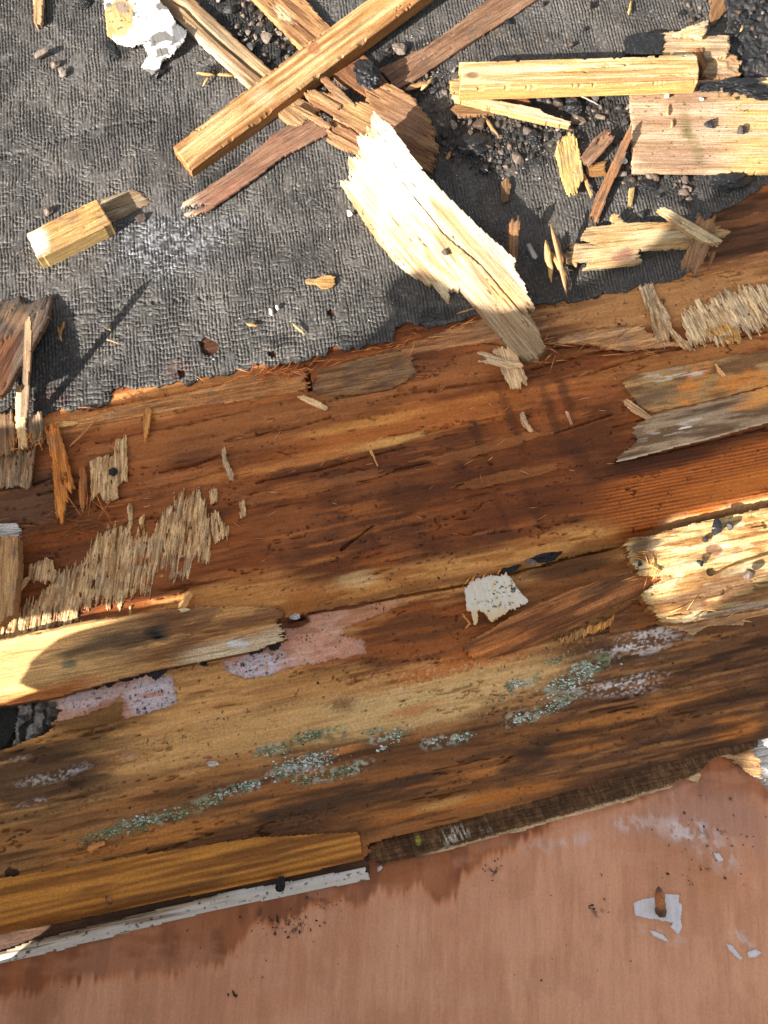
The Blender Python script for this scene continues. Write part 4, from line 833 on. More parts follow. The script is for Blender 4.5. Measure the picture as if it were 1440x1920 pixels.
wood('weathered_plank', [(632, 322), (645, 332), (660, 318), (648, 298), (668, 304), (680, 280), (698, 268), (704, 250), (732, 272), (767, 315), (806, 362), (860, 412), (910, 460), (957, 497), (966, 522), (1004, 583), (985, 578), (1030, 650), (1000, 662), (975, 652), (893, 560), (862, 525), (850, 537), (838, 544), (815, 516), (773, 500), (732, 460), (690, 405)],
     ((680, 290), (985, 625)), .036, 'bright bleached plank propped across the felt and deck', 'plank', brt_c, .013, .012, tilt=((640, 330, .028), (960, 510, .058), (1000, 655, .016)),
     hg=lambda c: grain_relief(c, .0010, .08, .004) + rand_cracks(c, .012, .12, .010, .0025, 0, .45) + cracks(c, [[(755, 355), (830, 440), (900, 500)], [(850, 450), (920, 520), (985, 590)]], 1.6, .004), side=.0014)
# batten on the right, raised
def bt2_c(c):
    n1 = fbm(c.s / .1, c.t / .006, 4, 5); r = mix(L(246, 214, 154)[None], L(222, 170, 96)[None], sm(.42, .64, n1)); r = mix(r, L(184, 120, 56), .85 * sm(.5, .62, fbm(c.s / .2, c.t / .003, 3, 8)) * sm(130, 150, c.v + 10 * (n1 - .5)))
    r = mix(r, L(150, 104, 66), .85 * (1 - sm(.6, 1.1, np.hypot((c.u - 886) / 14, (c.v - 141) / 7)))); return mix(r, L(255, 232, 180), .5 * blob(c, 980, 130, 100, 12, -3, .6, .4))
wood('timber_batten', [(862, 116), (1306, 101), (1312, 128), (1308, 153), (862, 167), (866, 140)], ((862, 167), (1308, 153)), .052, 'straight pale gold batten lying level at the upper right', 'batten', bt2_c, .024, .0, side=.0, bev=.0014, wall=L(228, 176, 92),
     hg=lambda c: grain_relief(c, .0006, .1, .004) + rand_cracks(c, .012, .12, .010, .003, 0, .45) - .005 * sm(.60, .72, fbm(c.s / .010, c.t / .02, 3, c.seed + 44)) * (1 - sm(0, .10, np.minimum(c.ft, 1 - c.ft))))
for k, q in enumerate(([(842, 150), (866, 146), (868, 168), (846, 172)], [(850, 166), (904, 164), (906, 174), (858, 173)])):
    wood('wood_chip', q, ((842, 165), (900, 168)), .016, 'small yellow chip at the left end of the level batten', 'wood chip', (L(236, 186, 104), L(200, 140, 66)), .006, .004, group='chips at the level batten')
wood('wood_stick', [(849, 176), (872, 176), (1010, 203), (1022, 212), (1071, 228), (1068, 235), (1000, 222), (880, 191), (852, 184)], ((850, 180), (1068, 231)), .026, 'pale cream stick slanting just below the level batten', 'stick', (L(250, 226, 168), L(224, 184, 112)), .010, .003, wall=L(222, 180, 108))
wood('wood_splinter', [(844, 204), (866, 190), (940, 204), (952, 210), (900, 214), (862, 218)], ((846, 206), (950, 210)), .016, 'brown splinter beneath the pale cream stick', 'splinter', (L(184, 128, 68), L(140, 92, 50)), .005, .006)
wood('wood_splinter', [(926, 184), (985, 177), (998, 193), (960, 196)], ((926, 186), (996, 188)), .014, 'small rust coloured flake behind the pale cream stick', 'splinter', (L(176, 104, 58), L(140, 80, 44)), .003, .004)
# big pale plywood sheet, right
def ply_c(c):
    n1 = fbm(c.s / .09, c.t / .012, 4, 5); r = mix(L(224, 190, 152)[None], L(196, 154, 114)[None], sm(.4, .64, n1)); r = mix(r, L(170, 128, 98), .7 * sm(.52, .66, fbm(c.s / .12, c.t / .02, 3, 8)) * (1 - sm(1230, 1380, c.u)))
    r = mix(r, L(238, 192, 108), .75 * sm(1330, 1420, c.u + 60 * (n1 - .5)) * sm(.35, .6, n1 + .1)); r = mix(r, L(150, 128, 82), .6 * blob(c, 1300, 270, 60, 14, 70, .7, .5, (.02, .02)) + .5 * blob(c, 1285, 225, 14, 40, 0, .7, .5, (.02, .02)))
    return mix(r, L(60, 44, 32), .8 * sm(.76, .80, fbm(c.s / .006, c.t / .003, 3, 9)))
wood('plywood_sheet', [(1182, 158), (1300, 150), (1560, 140), (1560, 322), (1440, 320), (1187, 319), (1186, 240)], ((1185, 240), (1440, 242)), .020, 'large pale striped plywood piece at the right edge under scattered grit', 'plywood piece', ply_c, .010, .0015, side=.0008, hg=rel(.0004, warp=.001))
# tarred end with broken wood, upper right
tarb = wood('tarred_board', [(1232, 62), (1262, 58), (1318, 66), (1364, 66), (1366, 104), (1310, 112), (1236, 102)], ((1235, 82), (1364, 84)), .030, 'wood board end coated in black tar above the level batten', 'tarred board', (L(226, 186, 130), L(190, 136, 76), L(240, 214, 170)), .014, .005)
wood('tar_coating', [(1176, 66), (1200, 60), (1244, 64), (1242, 102), (1200, 100), (1178, 94)], ((1176, 80), (1244, 82)), .033, 'black tar coating', None, lambda c: np.concatenate([np.broadcast_to(np.array([.012, .012, .013]), (len(c.s), 3)), np.full((len(c.s), 1), .9)], 1), .017, .004, parent=tarb, mat=M_TAR, hg=lambda c: .004 * (fbm(c.x / .012, c.y / .012, 3, 4) - .5))
wood('wood_splinter', [(1258, 64), (1290, 50), (1329, 36), (1326, 52), (1318, 70)], ((1260, 64), (1328, 42)), .040, 'pale wedge splinter on top of the tarred board', 'splinter', (L(250, 220, 160), L(216, 168, 96)), .005, .006)
wood('wood_chip', [(1311, 104), (1340, 92), (1384, 108), (1388, 146), (1340, 150), (1318, 144)], ((1311, 120), (1388, 126)), .020, 'pinkish broken wood lump at the right end of the level batten', 'wood chip', (L(206, 156, 100), L(172, 112, 72), L(226, 192, 150)), .012, .006, hg=lambda c: .006 * fbm(c.x / .012, c.y / .012, 3, 3))
wood('wood_chip', [(1300, 92), (1316, 88), (1326, 118), (1318, 130)], ((1302, 92), (1322, 126)), .034, 'small brown sliver against the level batten\'s right end', 'wood chip', (L(176, 120, 62), L(140, 88, 44)), .004, .003)
wood('wood_strip', [(1318, -30), (1392, -30), (1378, 0), (1340, 45), (1330, 30), (1336, 0)], ((1360, -20), (1336, 40)), .012, 'brown strip tip hanging in from the top right edge', 'wood strip', (L(150, 106, 62), L(120, 80, 46)), .005, .006)
tar_poly = [(1366, -40), (1560, -40), (1560, 150), (1440, 150), (1395, 148), (1372, 120), (1362, 80), (1370, 40), (1360, 10)]
tars = wood('tar_sheet', tar_poly, H, .014, 'crumpled black tar sheet in the top right corner', 'tar sheet', lambda c: np.concatenate([mix(np.array([[.012, .012, .013]]), np.array([.035, .03, .028]), sm(.45, .7, fbm(c.x / .012, c.y / .012, 3, 4))), np.full((len(c.s), 1), 1.3)], 1), .010, .002, mat=M_TAR, side=.004, hg=lambda c: .016 * (fbm(c.x / .03, c.y / .03, 4, 4) - .5) + .007 * (fbm(c.x / .007, c.y / .007, 3, 6) - .5))
# offcut, left
off = wood('timber_offcut', [(49, 437), (115, 404), (182, 372), (208, 418), (140, 452), (70, 485)], ((70, 485), (208, 418)), .034, 'short squared golden offcut on the left of the felt', 'timber offcut',
           lambda c: mix(mix(mottled(*GOLD)(c)[:, :3], L(255, 248, 226) * 1.1, .9 * blob(c, 72, 452, 30, 34, 0, .6, .4, (.02, .02))), L(196, 142, 70), .6 * sm(-14, -3, (c.u - 70) * .43 + (c.v - 485) * .9)), .028, .0, side=.0, wall=L(226, 184, 108), bev=.0012)
wood('veneer', [(186, 374), (222, 362), (252, 355), (283, 378), (240, 402), (200, 420)], ((190, 400), (280, 366)), .008, 'thin grey end of the offcut', None, (L(176, 144, 104), L(132, 104, 74), L(206, 186, 160)), .004, .005, parent=off)
# white painted fragment, top left
def wfr_c(c):
    n1 = fbm(c.x / .02, c.y / .02, 4, 5); r = np.broadcast_to(np.array([.62, .61, .58]), (len(c.s), 3)).copy(); r = mix(r, L(214, 200, 180), .6 * sm(.5, .62, fbm(c.s / .03, c.t / .004, 4, 6))); r = mix(r, L(96, 92, 90), .9 * sm(.60, .64, fbm(c.x / .03, c.y / .02, 4, 11)))
    r = mix(r, L(226, 170, 96), .95 * blob(c, 222, 30, 34, 42, 20, .25, .5, (.02, .01))); r = mix(r, L(150, 130, 116), .9 * blob(c, 228, 12, 16, 12, 30, .3, .4, (.02, .02)))
    r = mix(r, L(110, 108, 110), .95 * blob(c, 340, 62, 20, 28, 30, .25, .5, (.02, .01))); r = mix(r, L(100, 98, 98), .9 * blob(c, 310, 112, 10, 12, 0, .3, .6, (.01, .01)))
    return mix(r, L(80, 70, 60), .9 * sm(.74, .78, fbm(c.x / .005, c.y / .004, 3, 9)))
wfr = wood('painted_fragment', [(195, 20), (190, -40), (290, -40), (293, 0), (317, 23), (333, 53), (353, 63), (347, 83), (320, 103), (305, 112), (289, 138), (263, 120), (277, 100), (267, 80), (247, 82), (217, 75), (197, 53)], ((260, 0), (300, 130)), .018, 'white painted wood fragment with tar stuck to its edge', 'painted fragment', wfr_c, .005, .004, mat=M_PAINT, wall=L(70, 62, 56), tilt=((200, 20, .012), (340, 70, .024), (285, 130, .012)), side=.0016)
wood('wood_stick', [(60, -40), (80, -40), (80, 0), (77, 43), (68, 46), (63, 38), (62, 0)], ((70, 0), (70, 40)), .016, 'short stick poking in at the top left corner', 'stick', (L(236, 186, 128), L(206, 150, 92)), .009, .003)
# forked strip and crossing bits, right
wood('wood_strip', [(1095, 437), (1103, 422), (1120, 418), (1152, 416), (1158, 396), (1168, 398), (1170, 413), (1297, 417), (1340, 424), (1365, 434), (1364, 441), (1340, 447), (1293, 462), (1202, 463), (1200, 490), (1097, 496), (1112, 480), (1068, 484), (1074, 450), (1112, 447)], ((1075, 455), (1360, 436)), .030,
     'flat stepped tan strip with a comb-like left end by the felt corner', 'wood strip', lambda c: mix(mix(mottled(L(222, 176, 110), L(190, 136, 76), L(240, 208, 152))(c)[:, :3], L(150, 92, 76), .8 * blob(c, 1172, 472, 28, 16, -20, .6, .5, (.02, .02))), L(240, 214, 160), .7 * blob(c, 1240, 440, 80, 14, 0, .6, .5)), .006, .008, tilt=((1075, 460, .020), (1360, 436, .032), (1200, 488, .024)))
wood('wood_chip', [(1057, 478), (1066, 470), (1088, 488), (1080, 497), (1062, 490)], ((1058, 475), (1086, 494)), .018, 'small curled chip at the comb end of the stepped strip', 'wood chip', (L(232, 178, 116), L(196, 140, 84)), .004, .004)
wood('wood_splinter', [(1308, 403), (1322, 412), (1343, 400), (1338, 430), (1330, 462), (1318, 490), (1304, 519), (1296, 505), (1290, 512), (1277, 495), (1290, 468), (1300, 440)], ((1325, 405), (1292, 512)), .038, 'brown flat splinter lying across the stepped strip', 'splinter', (L(196, 136, 80), L(158, 104, 58), L(214, 160, 104)), .004, .006, hg=rel(.0005, curl=.002))
wood('wood_splinter', [(1322, 468), (1342, 476), (1330, 504), (1324, 513), (1332, 482)], ((1340, 476), (1326, 510)), .030, 'thin hooked brown sliver under the crossing splinter', 'splinter', (L(190, 132, 76), L(150, 100, 56)), .003, .003)
wood('wood_stick', [(1233, 391), (1243, 385), (1300, 418), (1322, 430), (1353, 450), (1347, 458), (1318, 453), (1270, 420)], ((1238, 388), (1350, 454)), .044, 'pale peeled stick on top of the stepped strip', 'stick', (L(244, 214, 160), L(214, 172, 116)), .008, .004, wall=L(200, 160, 106))
# splinters standing near the plank foot
wood('wood_splinter', [(952, 430), (958, 425), (972, 423), (971, 470), (967, 492), (969, 520), (962, 505), (956, 523), (958, 480), (953, 470)], ((963, 425), (962, 520)), .030, 'red brown upright sliver right of the bleached plank', 'splinter', (L(186, 120, 66), L(150, 90, 46), L(226, 170, 104)), .004, .008, tilt=((960, 425, .050), (960, 520, .018), (972, 470, .032)))
wood('wood_splinter', [(988, 460), (994, 455), (1009, 480), (1004, 486), (996, 478)], ((991, 457), (1006, 484)), .016, 'white grey sliver in the shadow of the bleached plank', 'splinter', (L(232, 226, 220), L(180, 170, 160)), .003, .003)
for k, (a, b, wd, z0, z1, cc) in enumerate((((1032, 420), (1064, 556), 9, .050, .010, L(210, 160, 104)), ((1024, 450), (1034, 530), 12, .030, .010, L(240, 190, 110)), ((1040, 440), (1056, 500), 10, .040, .014, L(200, 140, 84)), ((1026, 470), (1062, 520), 12, .020, .014, L(226, 176, 100)), ((1050, 500), (1072, 545), 5, .014, .010, L(150, 98, 54)), ((1046, 505), (1076, 508), 4, .020, .014, L(196, 150, 96)))):
    tag(splinter('wood_splinter', a, b, wd, z0, z1, cc), 'golden sliver in the bristling bundle left of the stepped strip', 'splinter', 'slivers of the bristling bundle')
# splinters below the gravel
wood('wood_chip', [(1040, 276), (1052, 262), (1067, 251), (1080, 258), (1088, 290), (1096, 338), (1084, 352), (1067, 369), (1060, 352), (1050, 320)], ((1062, 256), (1076, 364)), .022, 'yellow chip with brush-like ends among the gravel', 'wood chip', (L(246, 204, 116), L(214, 158, 76)), .005, .010)
wood('wood_splinter', [(1090, 326), (1097, 326), (1112, 366), (1108, 370)], ((1093, 326), (1110, 368)), .016, 'thin sliver beside the yellow brush-ended chip', 'splinter', (L(226, 170, 96), L(190, 130, 66)), .003, .004)
wood('wood_splinter', [(1089, 294), (1112, 262), (1138, 240), (1146, 248), (1156, 254), (1130, 286), (1107, 308)], ((1095, 300), (1148, 246)), .024, 'grey brown split sliver between yellow chip and striped plywood', 'splinter', (L(176, 130, 96), L(130, 92, 66)), .005, .008, hg=rel(.0006, crack=.003))
wood('wood_chip', [(1098, 308), (1136, 300), (1137, 326), (1103, 330)], ((1098, 318), (1136, 314)), .014, 'small square amber chip below the grey brown sliver', 'wood chip', (L(206, 146, 70), L(170, 108, 48)), .004, .003)
wood('wood_splinter', [(1111, 391), (1120, 360), (1150, 300), (1169, 262), (1182, 240), (1180, 268), (1164, 312), (1142, 358), (1124, 409)], ((1115, 398), (1180, 245)), .024, 'long brown blade-shaped sliver left of the striped plywood', 'splinter', (L(180, 124, 76), L(150, 98, 58)), .004, .006, tilt=((1115, 400, .012), (1180, 245, .034), (1160, 262, .030)))
wood('wood_splinter', [(940, 338), (952, 332), (958, 345), (953, 378), (939, 376)], ((948, 334), (946, 376)), .012, 'short brown flake alone on the felt below the gravel', 'splinter', (L(160, 120, 76), L(124, 88, 54)), .003, .004)
wood('wood_splinter', [(1180, 354), (1190, 350), (1186, 384), (1177, 386)], ((1185, 352), (1181, 384)), .012, 'small yellow peg below the striped plywood corner', 'splinter', (L(232, 186, 100), L(200, 146, 70)), .004, .002)
# fish-shaped chip
wood('wood_chip', [(572, 528), (576, 522), (592, 523), (606, 516), (622, 515), (628, 520), (627, 536), (615, 541), (602, 541), (592, 533), (578, 533)], ((573, 528), (628, 528)), .011, 'small yellow fish-shaped chip alone on the felt', 'wood chip', (L(222, 168, 92), L(190, 132, 62)), .002, .003, res=.0010, hg=rel(.0003, crack=.001))

# ------------------------------------------------------------------ left edge pieces
def lft_c(c):
    n1 = fbm(c.s / .05, c.t / .006, 4, 5); r = mix(L(116, 98, 84)[None], L(84, 70, 60)[None], sm(.42, .62, n1)); r = mix(r, L(176, 132, 92), .7 * blob(c, 25, 590, 40, 26, 20, .6, .6, (.02, .008)))
    r = mix(r, mix(L(150, 92, 50)[None], L(110, 62, 34)[None], sm(.4, .6, n1)), .9 * (1 - sm(30, 48, c.u + (c.v - 620) * .12)) * sm(600, 640, c.v)); return mix(r, L(150, 122, 96), .8 * blob(c, 50, 640, 16, 90, 18, .6, .4, (.02, .01)))
wood('plywood_shard', [(-90, 560), (0, 542), (20, 530), (33, 557), (63, 540), (85, 535), (84, 587), (70, 625), (43, 690), (24, 740), (0, 760), (-90, 790)], ((70, 545), (10, 740)), .040, 'dark tilted plywood shard at the left edge of the felt', 'plywood shard', lft_c, .009, .006, tilt=((0, 560, .014), (82, 560, .018), (40, 690, .048)), wall=L(150, 108, 66))
wood('wood_splinter', [(64, 628), (76, 618), (72, 640), (52, 700), (38, 745), (20, 785), (14, 770), (36, 710)], ((72, 622), (20, 780)), .060, 'tall tan spike leaning on the plywood shard, casting a long shadow', 'splinter', (L(190, 150, 106), L(150, 110, 72)), .006, .004, tilt=((72, 622, .098), (20, 780, .012), (60, 640, .088)))
wood('wood_splinter', [(30, 728), (42, 722), (46, 780), (50, 838), (34, 842), (28, 790)], ((36, 726), (42, 838)), .022, 'pale upright strip with frayed foot at the left edge', 'splinter', (S(206, 172, 126), S(170, 128, 82)), .005, .006)
wood('wood_splinter', [(50, 778), (78, 775), (80, 812), (80, 838), (68, 830), (58, 838), (52, 806)], ((64, 776), (68, 836)), .016, 'short grey strip beside the pale upright strip at left', 'splinter', (S(122, 102, 80), S(88, 70, 54)), .003, .006)
wood('wood_splinter', [(0, 775), (20, 770), (30, 810), (26, 850), (-90, 860), (-90, 790)], ((10, 775), (12, 850)), .014, 'brown grey splintered board corner on the left edge', 'splinter', (S(112, 84, 58), S(76, 56, 40)), .006, .008)
wood('wood_splinter', [(84, 800), (96, 797), (110, 803), (122, 845), (139, 912), (126, 920), (122, 968), (110, 972), (103, 960), (98, 880)], ((95, 800), (118, 965)), .012, 'orange brown splintered sliver upright on the deck at left', 'splinter', (S(170, 104, 46), S(124, 70, 30), S(196, 134, 70)), .006, .010, hg=rel(.0012, crack=.004))
wood('wood_splinter', [(148, 880), (156, 868), (162, 890), (160, 940), (154, 962), (148, 930)], ((155, 870), (154, 958)), .008, 'narrow brown sliver right of the orange brown one', 'splinter', (S(140, 88, 44), S(104, 62, 32)), .004, .006)
wood('wood_splinter', [(268, 772), (276, 764), (284, 768), (279, 800), (271, 832), (268, 812)], ((276, 766), (271, 830)), .008, 'pointed brown sliver on the deck below the felt edge', 'splinter', (S(160, 108, 56), S(120, 76, 40)), .004, .003)
tag(splinter('wood_splinter', (184, 786), (130, 838), 6, .008, .006, S(140, 92, 50), M_WOOD), 'thin slanting stick above the grey veneer flake', 'splinter')
wood('wood_chip', [(92, 796), (110, 790), (143, 788), (146, 794), (120, 800), (98, 800)], ((92, 796), (146, 791)), .006, 'flat yellow chip on the deck at upper left', 'wood chip', (S(214, 168, 104), S(180, 130, 72)), .003, .003)
wood('wood_splinter', [(415, 842), (422, 838), (425, 860), (438, 890), (436, 901), (428, 896), (418, 868)], ((419, 840), (434, 898)), .008, 'small grey curled splinter on the brown deck', 'splinter', (S(170, 140, 108), S(134, 104, 76)), .004, .002)
wood('plywood_shard', [(-90, 1015), (0, 1007), (33, 1004), (34, 1060), (24, 1150), (0, 1168), (-90, 1180)], ((20, 1010), (10, 1160)), .034, 'tan plywood shard standing at the left edge over the deck', 'plywood shard', (S(150, 112, 72), S(112, 78, 48), S(170, 134, 92)), .020, .003, wall=S(110, 78, 50))
wood('wood_splinter', [(30, 1098), (40, 1086), (55, 1082), (50, 1092), (36, 1110)], ((32, 1104), (54, 1084)), .012, 'small tan crumb beside the standing plywood shard', 'splinter', (S(180, 136, 84), S(140, 98, 56)), .004, .003)
wood('wood_splinter', [(332, 1140), (350, 1108), (358, 1108), (361, 1114), (348, 1140), (338, 1146)], ((336, 1144), (358, 1110)), .012, 'short tan stick leaning on the timber lip', 'splinter', (S(186, 140, 86), S(150, 104, 60)), .005, .003)
tag(splinter('wood_splinter', (318, 1150), (357, 1143), 8, .012, .012, S(240, 214, 160)), 'pale tip splinter on the crest of the timber lip', 'splinter')
# deck chips
wood('wood_splinter', [(560, 744), (566, 738), (574, 742), (598, 752), (612, 762), (610, 769), (600, 766), (580, 756), (568, 750)], ((562, 742), (610, 766)), .007, 'grey tan stick chip below the saw cut in the deck', 'splinter', (S(190, 154, 112), S(156, 118, 80)), .005, .003)
wood('wood_splinter', [(924, 656), (950, 648), (968, 662), (980, 690), (990, 712), (976, 722), (960, 728), (944, 702)], ((944, 650), (970, 726)), .010, 'broad grey splinter on the deck at the foot of the bleached plank', 'splinter', (S(186, 152, 114), S(150, 114, 80)), .004, .007)
wood('wood_splinter', [(888, 656), (920, 664), (960, 676), (985, 682), (982, 690), (950, 688), (920, 682), (896, 676), (916, 674)], ((890, 662), (984, 686)), .015, 'forked pale sliver lying over the broad grey splinter', 'splinter', (S(204, 172, 130), S(170, 134, 94)), .004, .006)
wood('wood_splinter', [(974, 775), (982, 772), (992, 795), (1002, 808), (996, 812), (982, 800)], ((977, 774), (999, 810)), .005, 'slim pale flake on the brown deck centre right', 'splinter', (S(196, 160, 118), S(160, 120, 82)), .002, .003)
wood('wood_splinter', [(1060, 770), (1065, 770), (1074, 794), (1070, 796)], ((1062, 770), (1072, 796)), .005, 'tiny pale sliver right of the slim flake', 'splinter', (S(190, 150, 108), S(150, 112, 74)), .002, .002, res=.0009)
wood('wood_splinter', [(1172, 748), (1182, 750), (1210, 770), (1225, 786), (1214, 786), (1186, 772), (1172, 758)], ((1174, 752), (1222, 784)), .008, 'tan leaf-shaped flake by the stained veneer layer', 'splinter', (S(176, 138, 98), S(140, 100, 66)), .002, .003)
wood('wood_splinter', [(1340, 680), (1346, 686), (1362, 704), (1356, 706), (1346, 698)], ((1341, 682), (1360, 706)), .009, 'tiny tan flake on the orange stained veneer', 'splinter', (S(190, 140, 90), S(160, 110, 64)), .002, .002, res=.0009)
wood('wood_splinter', [(693, 846), (698, 844), (709, 872), (710, 878)], ((695, 845), (710, 877)), .005, 'tiny tan needle under the bright streak in the deck', 'splinter', (S(190, 140, 90), S(150, 106, 64)), .002, .002, res=.0009)
wood('bark_chip', [(388, 1430), (392, 1427), (408, 1428), (411, 1433), (402, 1438), (391, 1438)], ((388, 1432), (411, 1432)), Z_LOW + .005, 'tiny white flake alone on the mouldy board', 'flake', (S(226, 214, 200), S(206, 190, 170)), .002, .001, res=.0009).name = 'paint_flake'
wood('wood_chip', [(162, 1590), (172, 1582), (192, 1578), (197, 1584), (182, 1592), (168, 1600)], ((164, 1594), (195, 1582)), Z_LOW + .006, 'small orange brown chip on the mouldy board at lower left', 'wood chip', (S(176, 116, 64), S(140, 88, 46)), .003, .002)
# white paint chip in the middle
def wpc_c(c):
    n1 = fbm(c.s / .03, c.t / .003, 4, 5); r = mix(S(240, 232, 216)[None], S(212, 196, 168)[None], sm(.55, .75, n1)); r = mix(r, S(206, 176, 124), .8 * sm(1128, 1160, c.v + 26 * (n1 - .5)))
    return mix(r, S(34, 28, 26), .95 * sm(.62, .68, fbm(c.x / .0032, c.y / .0028, 3, 19)) * (blob(c, 945, 1110, 36, 34, -20, .7, .4, (.01, .01)) + .6 * blob(c, 930, 1132, 50, 8, 0, .7, .4, (.01, .01))))
wood('painted_chip', [(871, 1101), (888, 1089), (915, 1080), (937, 1076), (948, 1073), (958, 1086), (967, 1101), (991, 1130), (957, 1142), (920, 1168), (908, 1150), (897, 1146), (895, 1168), (888, 1170), (885, 1146), (876, 1142)], ((905, 1085), (925, 1160)), Z_LOW + .016, 'white painted wood chip speckled with black tar, mid board', 'painted chip', wpc_c, .004, .004, mat=M_PAINT, wall=S(176, 120, 66), tilt=((871, 1101, Z_LOW + .012), (950, 1075, Z_LOW + .018), (920, 1160, Z_LOW + .016)))
for k, (a, b) in enumerate((((868, 1098), (884, 1080)), ((884, 1092), (890, 1078)), ((905, 1084), (912, 1070)), ((932, 1078), (940, 1066)), ((866, 1150), (884, 1172)), ((882, 1168), (872, 1180)))):
    tag(splinter('wood_fibre', a, b, 4, Z_LOW + .012, Z_LOW + .014, S(190, 126, 62)), 'orange fibre sticking out around the white speckled chip', 'splinter', 'fibres round the white chip')
# white paint around the nail, loose flakes on the pink panel
def wp(c): return mix(np.broadcast_to(S(214, 210, 212), (len(c.s), 3)), S(190, 180, 176), .6 * sm(.5, .7, fbm(c.x / .01, c.y / .01, 3, 4)))
nailp = sheet('paint_patch', [(1188, 1694), (1212, 1684), (1238, 1682), (1246, 1676), (1274, 1678), (1272, 1692), (1278, 1696), (1276, 1728), (1280, 1738), (1274, 1752), (1258, 1738), (1262, 1730), (1230, 1724), (1192, 1718), (1190, 1706)], Z_PINK + .0022, PG, .0016, .0009, .001, .0016, wp, lambda c: .0003 * fbm(c.x / .01, c.y / .01, 2, 3), M_PAINT, bottom=False)
tag(nailp, 'torn white paint patch around the rusty nail on the pink panel', 'paint patch')
for q, lb in (([(1218, 1745), (1226, 1744), (1244, 1754), (1254, 1764), (1244, 1764), (1228, 1756)], 'white paint scrap just below the nail patch'), ([(1362, 1768), (1374, 1774), (1392, 1796), (1388, 1800), (1368, 1782)], 'slanting white paint scrap at the lower right'),
              ([(1402, 1786), (1414, 1780), (1428, 1786), (1420, 1794), (1404, 1796)], 'rightmost white paint scrap on the pink panel'), ([(1338, 1598), (1348, 1600), (1358, 1612), (1350, 1616), (1342, 1608)], 'white paint scrap high on the pink panel')):
    tag(sheet('paint_flake', q, Z_PINK + .003, PG, .0012, .0008, .001, .0012, wp, None, M_PAINT), lb, 'paint flake')
# rusty nail
def nail(name, base, zb, tip, zt, rad, label):
    a = P(*base, zb); b = P(*tip, zt); d = b - a; L_ = np.linalg.norm(d); d /= L_
    s1 = np.cross(d, [1, 0, 0]); s1 /= np.linalg.norm(s1); s2 = np.cross(d, s1); rs = np.random.RandomState(4)
    prof = [(0, 1.05), (.1, 1.2), (.2, 1.0), (.35, 1.1), (.5, 1.0), (.62, 1.15), (.68, .95), (.8, .8), (.9, .5), (1, .05)]
    vs, qs = [], []
    for i, (k, r) in enumerate(prof):
        for j in range(10):
            an = j / 10 * 6.283; rr = rad * r * (.88 + .24 * rs.rand()); vs.append(a + d * L_ * k + (s1 * math.cos(an) + s2 * math.sin(an)) * rr)
    for i in range(len(prof) - 1):
        for j in range(10): qs.append((i * 10 + j, i * 10 + (j + 1) % 10, (i + 1) * 10 + (j + 1) % 10, (i + 1) * 10 + j))
    vs = np.array(vs); k = np.repeat([p[0] for p in prof], 10)
    cc = np.concatenate([mix(np.broadcast_to(S(70, 50, 38), (len(vs), 3)), S(140, 92, 54), sm(.15, .5, k) * (1 - sm(.75, .95, k))), np.ones((len(vs), 1))], 1)
    return tag(link(name, raw_mesh(name, vs, qs, cc, vs.copy(), M_RUST, a, np.ones(len(qs), bool)), a), label, 'nail')
nail('nail', (1240, 1712), Z_PINK, (1235, 1662), Z_PINK + .052, .0058, 'rusty nail point sticking up through white paint on the pink panel')
nail('nail', (208, 1692), Z_LOW + .004, (199, 1679), Z_LOW + .018, .003, 'small nail tip poking from the amber batten at lower left')

# ================================================================== stones, tar, grit, lichen
rs = np.random.RandomState(21)
ST_COL = [(.028, .025, .023), (.045, .037, .032), (.075, .053, .040), (.12, .085, .065), (.016, .016, .017), (.15, .115, .09), (.055, .033, .023)]
STONES = [lump_mesh('stone', rs, .55 + .25 * rs.rand(), 2, .22, ST_COL[i % 7], M_STONE, 1.0 if i % 7 != 4 else .55, .75) for i in range(14)]
WHITE_ST = lump_mesh('stone', rs, .7, 2, .25, (.7, .68, .66), M_STONE, 1, .8)
def stone(u, v, z, size, label, group=None, k=None, cat='stone'):
    me = STONES[rs.randint(14) if k is None else k] if k != 'w' else WHITE_ST
    o = place('stone', me, u, v, z, size, rs, None, (1, .75 + .4 * rs.rand(), .8 + .5 * rs.rand())); return tag(o, label, cat, group)
def scatter(poly, n, smin, smax, z, label, group, avoid=(), gap=.40):
    px = np.array([p[0] for p in poly], float); py = np.array([p[1] for p in poly], float); out = []; tries = 0
    while len(out) < n and tries < n * 200:
        tries += 1; u = px.min() + rs.rand() * np.ptp(px); v = py.min() + rs.rand() * np.ptp(py)
        if not pip(px, py, np.array([u]), np.array([v]))[0]: continue
        s = smin * .8 + (smax * 1.2 - smin * .8) * rs.rand() ** 2.5
        if any((u - a) ** 2 + (v - b) ** 2 < (gap * (s + c)) ** 2 for a, b, c in out + list(avoid)): continue
        out.append((u, v, s)); stone(u, v, z, s, label, group)
    return out
A1 = scatter([(850, 232), (905, 222), (990, 215), (1075, 240), (1090, 262), (1040, 262), (1020, 300), (960, 316), (900, 322), (850, 300), (800, 270), (815, 235)], 120, 18, 40, .005, 'loose stone chipping in the heap below the pale cream stick', 'chippings below the cream stick')
A2 = scatter([(1000, 168), (1175, 165), (1180, 250), (1150, 235), (1085, 240), (1070, 205), (1010, 190)], 46, 18, 38, .005, 'loose stone chipping between cream stick and striped plywood', 'chippings by the striped plywood')
A3 = scatter([(405, 0), (480, 0), (560, 90), (600, 70), (560, 110), (500, 122), (440, 60)], 60, 20, 44, .005, 'dark stone chipping between split stick and broad plank', 'chippings between the sticks')
A4 = scatter([(720, 90), (760, 80), (770, 110), (830, 150), (860, 120), (860, 190), (820, 220), (790, 190), (750, 165), (735, 130)], 40, 16, 36, .005, 'dark stone chipping around the black tar lump', 'chippings round the tar lump')
